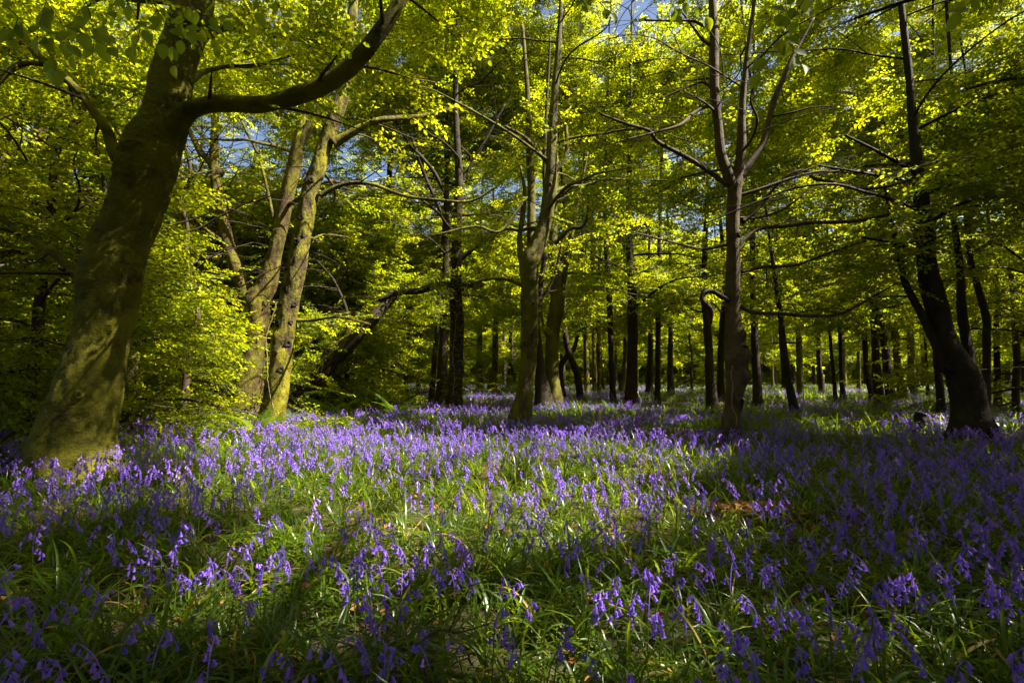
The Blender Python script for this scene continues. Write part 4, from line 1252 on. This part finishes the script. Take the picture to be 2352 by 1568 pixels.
FRONDS = [frond(.6, .8), frond(.55, 1.0), frond(.65, .6)]
for (u, v, Yd, nf, s, lab) in [(590, 930, 7.6, 7, 1.5, 'bright green fern arching at the foot of the sunlit mossy trunk'), (916, 915, 12.0, 10, 1.6, 'full green fern in the shade beyond the flowers, left of centre'),
                               (772, 910, 12.0, 7, 1.5, 'fern beside the foot of the dead leaning trunk'), (1400, 915, 13.5, 6, 1.0, 'low fern beyond the flowers, right of the centre beeches'),
                               (1535, 950, 9.5, 6, .9, 'dark fern among the bluebells left of the burred beech'), (1325, 925, 13, 6, .8, 'small fern right of the stout centre trunk'),
                               (500, 955, 7.0, 6, 1.1, 'small fern among the flowers between the big trunk and the sunlit mossy one'), (660, 930, 11, 6, .9, 'fern behind the sunlit mossy trunk')]:
    q = P(u, v, Yd); z = float(gz(q[0], q[1]))
    root = empty('fern', (q[0], q[1], z + .02))
    tag(root, lab, 'fern')
    for k in range(nf):
        o = bpy.data.objects.new('frond', FRONDS[k % 3]); ROOT.objects.link(o); o.parent = root
        o.rotation_euler = (R2.uniform(-.2, .2), R2.uniform(-.15, .25), k * 6.28 / nf + R2.uniform(-.3, .3)); o.scale = (s * R2.uniform(.85, 1.15),) * 3

# ------------------------------------------------------------------ bluebells
def bell_mesh(sides=12, hi=True, k=0):
    prof = [(0, .0014, 0), (.10, .0034, 0), (.30, .0046, 0), (.60, .0047, 0), (.80, .0052, 0), (.93, .0068, .15), (.99, .0088, .45), (.93, .0102, .8)] if hi else [(0, .002, 0), (.35, .0048, 0), (.8, .0054, 0), (1, .0098, .3)]
    L = .0185 + .0015 * k
    prof = [(t, r * .88, q) for (t, r, q) in prof]
    v, f = [], []
    for (t, r, lob) in prof:
        for i in range(sides):
            th = i * 2 * math.pi / sides
            tip = (i % 2 == 0)
            rr = r if (tip or lob == 0) else r * (1 - .38 * lob)
            tt = t if (tip or lob == 0) else min(t, .86 + .02 * lob)
            v.append((rr * math.cos(th), rr * math.sin(th), -tt * L))
    for a in range(len(prof) - 1):
        for i in range(sides):
            j = (i + 1) % sides
            f.append((a * sides + i, a * sides + j, (a + 1) * sides + j, (a + 1) * sides + i))
    return np.array(v), f


def rotm(rx, ry, rz):
    return np.array(Euler((rx, ry, rz)).to_matrix())


def plant_spec(seed):
    """stem path, bell frames"""
    r = random.Random(seed)
    h = r.uniform(.25, .37)
    az = r.uniform(0, 6.28)
    t = np.linspace(0, 1, 16)
    nod = r.uniform(.012, .05)
    lean = r.uniform(-.03, .06)
    out = lean * t + nod * np.clip((t - .62) / .38, 0, 1) ** 2.0
    z = h * (t - .05 * np.clip((t - .75) / .25, 0, 1) ** 2.2)
    st = np.stack([out * math.cos(az), out * math.sin(az), z], 1)
    nb = r.choice([3, 4, 5, 5, 6, 7, 8, 9])
    bells = []
    for i in range(nb):
        tt = 1 - (i / nb) * .36 * (1 if nb > 5 else .75)
        p = catmull(st, 200)[min(199, int(tt * 199))]
        side = az + r.uniform(-1.7, 1.7) * (1 if i else .2)
        d = np.array([math.cos(side), math.sin(side), .25 - .1 * i / nb])
        ped = r.uniform(.008, .017)
        q = p + d * ped
        tilt = r.uniform(.15, .75) * (.6 if i > 1 else 1.1)
        bells.append((p, q, side, tilt, r.uniform(.85, 1.15)))
    return st, bells


def stem_mesh(st, bells, lod):
    mb = MB()
    n = len(st) if lod == 0 else 7
    p = catmull(st, n)
    v, f = tube(p, np.linspace(.0028, .0013, n), 6 if lod == 0 else 3, cap=False)
    k = len(f)
    cut = int(k * .72)
    mb.add(v, f, 0, .5)
    for i in range(cut, k): mb.m[i] = 1
    for (a, q, side, tilt, s) in bells:
        if lod < 2:
            m = (a + q) / 2 + np.array([0, 0, .004])
            v, f = tube(np.array([a, m, q]), [.0008, .0007, .0007], 3, cap=False); mb.add(v, f, 1, .4)
        if lod == 0:   # papery bract
            d = np.array([math.cos(side + .5), math.sin(side + .5), .9])
            mb.add([a, a + d * .008 + np.array([.0012, 0, 0]), a + d * .017, a + d * .008 - np.array([.0012, 0, 0])], [(0, 1, 2, 3)], 1, .9)
    return mb


def whole_plant(seed, lod):
    st, bells = plant_spec(seed)
    mb = stem_mesh(st, bells, lod)
    bv, bf = bell_mesh(*((8, False) if lod == 1 else (4, False)))
    if lod == 2: bv = bv * 1.25
    for (a, q, side, tilt, s) in bells:
        M = rotm(0, -tilt, 0)
        c, w_ = math.cos(side), math.sin(side)
        Z = np.array([[c, -w_, 0], [w_, c, 0], [0, 0, 1]])
        mb.add((bv * s) @ (Z @ M).T + q, bf, 1, random.random())
    return mb


C_BELL1 = bpy.data.collections.new('bluebells_near')
for k in range(10): C_BELL1.objects.link(whole_plant(500 + k, 1).build('bluebell', [M_STEM, M_BELL], link=False))
C_BELL2 = bpy.data.collections.new('bluebells_mid')
for k in range(5):
    mb = MB()
    for j in range(4):
        a = whole_plant(600 + k * 7 + j, 2)
        off = np.array([random.uniform(-.16, .16), random.uniform(-.16, .16), 0])
        vv = np.vstack(a.v) + off
        b0 = mb.n
        mb.v.append(vv); mb.f += [[i + b0 for i in q] for q in a.f]; mb.m += a.m; mb.a += a.a; mb.n += len(vv)
    C_BELL2.objects.link(mb.build('bluebell', [M_STEM, M_BELL], link=False))
C_BELL3 = bpy.data.collections.new('bluebells_far')
for k in range(4):
    mb = MB()
    for j in range(12):
        c = np.array([random.uniform(-.4, .4), random.uniform(-.4, .4), random.uniform(.24, .36)])
        mb.add([c * [1, 1, 0] + [-.003, 0, 0], c * [1, 1, 0] + [.003, 0, 0], c + [.002, 0, -.05], c + [-.002, 0, -.05]], [(0, 1, 2, 3)], 0)
        for q in range(6):
            p = c + np.array([random.gauss(0, .022), random.gauss(0, .022), random.uniform(-.09, .02)])
            s = random.uniform(.010, .016)
            mb.add([p + [0, 0, s], p + [s * .6, 0, -s], p + [-s * .3, s * .5, -s], p + [-s * .3, -s * .5, -s]], [(0, 1, 2), (0, 2, 3), (0, 3, 1)], 1, random.random())
    C_BELL3.objects.link(mb.build('bluebell', [M_STEM, M_BELL], link=False))


def tuft(lod, seed):
    r = random.Random(seed)
    mb = MB()
    nl = (9, 8, 7)[lod]
    seg = (8, 5, 4)[lod]
    for i in range(nl):
        az = r.uniform(0, 6.28)
        L = r.uniform(.20, .40)
        w_ = r.uniform(.0045, .0075)
        a0 = r.uniform(.75, 1.45); a1 = a0 - r.uniform(.9, 2.4)
        t = np.linspace(0, 1, seg)
        an = a0 + (a1 - a0) * t ** 1.3
        dx = np.cos(an); dz = np.sin(an)
        px = np.concatenate([[0], np.cumsum(dx[:-1])]) * L / (seg - 1)
        pz = np.maximum(np.concatenate([[0], np.cumsum(dz[:-1])]) * L / (seg - 1), .004 + .01 * t)
        side = r.uniform(-.5, .5)
        a = az + side * t
        c = np.stack([px * np.cos(a), px * np.sin(a), pz], 1) + np.array([r.uniform(-.03, .03), r.uniform(-.03, .03), 0])
        tw = r.uniform(-.5, .5)
        sd = np.stack([-np.sin(a), np.cos(a), np.full(seg, tw)], 1)
        sd /= np.linalg.norm(sd, axis=1)[:, None]
        ww = (w_ * np.sin(np.pi * (.12 + .86 * t)) ** .45)[:, None]
        ww[-1] = .0006
        rv = random.random()
        if lod == 0:
            v = np.stack([c + sd * ww + [0, 0, .0018], c, c - sd * ww + [0, 0, .0018]], 1).reshape(-1, 3)
            f = []
            for k in range(seg - 1):
                b = k * 3
                f += [(b, b + 1, b + 4, b + 3), (b + 1, b + 2, b + 5, b + 4)]
        else:
            v = np.stack([c + sd * ww, c - sd * ww], 1).reshape(-1, 3)
            f = [(k * 2, k * 2 + 1, k * 2 + 3, k * 2 + 2) for k in range(seg - 1)]
        mb.add(v, f, 0, rv)
    return mb.build('strap_leaves', [M_STRAP], link=False)


C_T = []
for lod, k in ((0, 10), (1, 8), (2, 6)):
    c = bpy.data.collections.new('tufts_%d' % lod)
    for i in range(k): c.objects.link(tuft(lod, 900 + lod * 50 + i))
    C_T.append(c)

hero_xy = [(o.location.x, o.location.y) for o in ROOT.objects if o.type == 'EMPTY' and o.get('category') == 'tree']


def ground_pts(y0, y1, dens, margin=1.22, pad=1.2, noise_amt=.5, ph=0.0):
    A = (y1 - y0) * (margin * (y0 + y1) + 2 * pad)
    n = int(A * dens * 1.0)
    y = rng.uniform(y0, y1, n * 2)
    x = rng.uniform(-1, 1, n * 2) * (margin * y1 + pad)
    k = np.abs(x) < margin * y + pad
    x, y = x[k], y[k]
    nz = .5 + .25 * np.sin(x * 1.9 + ph) * np.sin(y * 1.7 + 1 + ph) + .25 * np.sin(x * .8 - y * 1.1 + 2 + ph)
    pr = (1 - noise_amt) + noise_amt * nz * 1.6
    keep = rng.random(len(x)) < pr
    x, y = x[keep], y[keep]
    m = len(x)
    want = int(n)
    if m > want:
        x, y = x[:want], y[:want]
    # the bare patch of dead leaves, and the trunks
    bare = ((x - DEADC[0]) / .26) ** 2 + ((y - DEADC[1]) / .16) ** 2 < 1
    for (a, b, r) in [(bigp[2, 0], bigp[2, 1], .42)]:
        bare |= (x - a) ** 2 + (y - b) ** 2 < r * r
    x, y = x[~bare], y[~bare]
    return np.stack([x, y, gz(x, y)], 1)


DEADC = P(1718, 1108, 3.9)[:2]


def up_rot(n, tilt=.12):
    return np.stack([rng.normal(0, tilt, n), rng.normal(0, tilt, n), rng.uniform(0, 6.28, n)], 1)


# foliage of the ground
LAB_ST = 'dense arching strap leaves of the bluebells covering the ground'
for nm, y0, y1, dn, lod, s0, s1 in [('strap_leaves_near', .35, 3.2, 85, 0, .6, 1.0), ('strap_leaves_middle', 3.2, 8.5, 55, 1, .65, 1.0), ('strap_leaves_beyond', 8.5, 17, 18, 2, 1.0, 1.6), ('strap_leaves_far', 17, 46, 3.2, 2, 1.2, 2.2)]:
    p = ground_pts(y0, y1, dn, noise_amt=.25)
    tag(scatter('strap_leaves', p, up_rot(len(p)), rng.uniform(s0, s1, len(p)), C_T[lod]), LAB_ST + {'strap_leaves_near': ' at the very front', 'strap_leaves_middle': ' in the sunlit clearing', 'strap_leaves_beyond': ' between the middle trees', 'strap_leaves_far': ' in the far wood'}[nm], None, kind='stuff')

# flowers: the nearest 300 one by one
pn = ground_pts(.75, 8.0, 60, noise_amt=.75, ph=.7)
def thin(p):
    # fewer in the green middle of the clearing and right at the front, more on the left bank
    x, y = p[:, 0], p[:, 1]
    pr = np.where(y < 2.6, .9, .95)
    pr = np.where((np.abs(x - .1) < 1.9) & (y > 2.4) & (y < 5.3), .62, pr)
    return p[rng.random(len(p)) < pr]
pn = thin(pn)
vis = (np.abs(pn[:, 0]) < 1.10 * pn[:, 1] + .05) & (pn[:, 1] > .8)
d = np.hypot(pn[:, 0], pn[:, 1]); d[~vis] += 100
o_ = np.argsort(d)
near = pn[o_[:300]]
rest = pn[o_[300:]]
BELLM = []
for k in range(3):
    v, f = bell_mesh(12, True, k)
    BELLM.append(mesh_obj('bell', (v, f), M_BELL, link=False, attr=[.2 + .3 * k] * len(f)).data)
PLANTS = []
for k in range(14):
    st, bells = plant_spec(3000 + k)
    PLANTS.append((stem_mesh(st, bells, 0).build('stem', [M_STEM, M_BELL], link=False).data, bells))
for i, (x, y, z) in enumerate(near):
    sm, bells = PLANTS[i % 14]
    rz = R2.uniform(0, 6.28); s = R2.uniform(.78, 1.12)
    root = empty('bluebell', (x, y, z), rz, s)
    root.rotation_euler = (R2.gauss(0, .07), R2.gauss(0, .07), rz)
    uu = x / y
    where = 'left' if uu < -.35 else ('right' if uu > .35 else 'middle')
    row = 'frontmost rows' if y < 1.9 else 'rows just behind the frontmost'
    cnt = 'few bells' if len(bells) <= 5 else 'a full head of bells'
    tag(root, 'violet bluebell with %s, %s, %s' % (cnt, row, {'left': 'on the left', 'right': 'on the right', 'middle': 'in the middle'}[where]), 'bluebell', 'bluebells with %s, %s, %s' % (cnt, row, where))
    o = bpy.data.objects.new('stem', sm); ROOT.objects.link(o); o.parent = root
    for (a, q, side, tilt, bs_) in bells:
        b = bpy.data.objects.new('bell', R2.choice(BELLM)); ROOT.objects.link(b); b.parent = root
        M = Matrix.Translation(Vector(q)) @ Matrix.Rotation(side, 4, 'Z') @ Matrix.Rotation(-tilt, 4, 'Y') @ Matrix.Scale(bs_, 4)
        b.matrix_local = M
tag(scatter('bluebell_drift', rest, up_rot(len(rest), .08), rng.uniform(.85, 1.2, len(rest)), C_BELL1), 'drift of countless violet bluebells across the sunlit clearing', None, kind='stuff')
for (y0, y1, dn, coll, lab) in [(8.0, 17, 10.5, C_BELL2, 'violet carpet of bluebells between the middle trees'), (17, 48, 2.6, C_BELL3, 'thin violet haze of bluebells far back in the wood')]:
    p = ground_pts(y0, y1, dn, noise_amt=.75, ph=1.9)
    p = p[rng.random(len(p)) < np.where(p[:, 0] > .22 * p[:, 1] + 1.5, .45, 1.0)]
    if y0 > 10: p = p[rng.random(len(p)) < np.clip(1.25 - p[:, 1] / 45, .2, 1)]
    tag(scatter('bluebell_carpet', p, up_rot(len(p), .06), rng.uniform(.85, 1.25, len(p)), coll), lab, None, kind='stuff')

# ------------------------------------------------------------------ dead leaves, stump, fallen twigs
mb = MB()
for k in range(900):
    a = R2.uniform(0, 6.28); r = math.sqrt(R2.random())
    x = DEADC[0] + math.cos(a) * r * .42; y = DEADC[1] + math.sin(a) * r * .26
    z = float(gz(x, y)) + .02 + .05 * (1 - r) + R2.uniform(0, .03)
    put_leaf(mb, np.array([x, y, z]), (math.cos(k), math.sin(k), R2.uniform(-.4, .4)), R2.uniform(-.8, .8), R2.uniform(.04, .07), 1)
for k in range(1800):
    y = R2.uniform(.7, 7); x = R2.uniform(-1.2, 1.2) * y
    z = float(gz(x, y)) + R2.uniform(.01, .06)
    put_leaf(mb, np.array([x, y, z]), (math.cos(k * 1.7), math.sin(k * 1.7), R2.uniform(-.5, .5)), R2.uniform(-.8, .8), R2.uniform(.03, .06), 1)
tag(mb.build('dead_leaves', [M_DEAD], smooth=False), 'rust brown dead leaves in a bare patch and strewn among the bluebells', None, kind='stuff')


def twig_on_ground(label, pts, Yd, r, mat):
    q = np.array([P(u, v, Yd) for (u, v) in pts])
    root = empty('fallen_branch', q[0]); tag(root, label, 'branch')
    p = catmull(q, 20) - q[0]
    mesh_obj('branch', tube(p, np.linspace(r, r * .4, 20), 7, disp=bark_disp(.2, Yd, 20)), mat, root)
    m_ = p[10]
    mesh_obj('side_twig', tube(np.array([m_, m_ + [.05, .02, .10], m_ + [.16, .03, .13]]), [r * .6, r * .45, r * .2], 6), mat, root)


twig_on_ground('pale bare branch sticking up beside the big leaning trunk', [(318, 938), (340, 928), (362, 932), (400, 936)], 6.6, .016, M_VINE)
twig_on_ground('thin reddish twig lying in the strap leaves at the bottom', [(955, 1480), (1010, 1445), (1050, 1452), (1130, 1430)], 1.25, .0035, M_BROWN)
twig_on_ground('bare curving branch in the shade beside the full fern', [(880, 935), (940, 915), (975, 900), (1010, 905)], 12.3, .02, M_TWIG)

q = P(2118, 950, 9.4); z = float(gz(q[0], q[1]))
sp = catmull(np.array([[0, 0, -.05, .17], [.01, 0, .12, .12], [0, .01, .3, .11], [.01, .01, .40, .10]]), 14)
root = empty('tree_stump', (q[0], q[1], z)); tag(root, 'low dark rotten stump among bluebells left of the massive leaning trunk', 'stump')
mesh_obj('stump', tube(sp[:, :3] + [0, 0, z * 0], sp[:, 3], 20, cap=False, disp=bark_disp(.3, 7, 9, .05, .4, 0, .25)), M_HOLLOW, root)
v = [(math.cos(k * .628) * .098 * (1 + .1 * math.sin(k * 3)), math.sin(k * .628) * .098, .385 + .02 * math.sin(k * 2.3)) for k in range(10)] + [(0, 0, .30)]
mesh_obj('broken_top', (np.array(v), [(k, (k + 1) % 10, 10) for k in range(10)]), M_HOLLOW, root)

print('SPRAYS', NSPRAY[0])

for o_ in ROOT.objects:
    if o_.get('label') and len(o_['label'].split()) > 16: print('LONG', o_['label'])
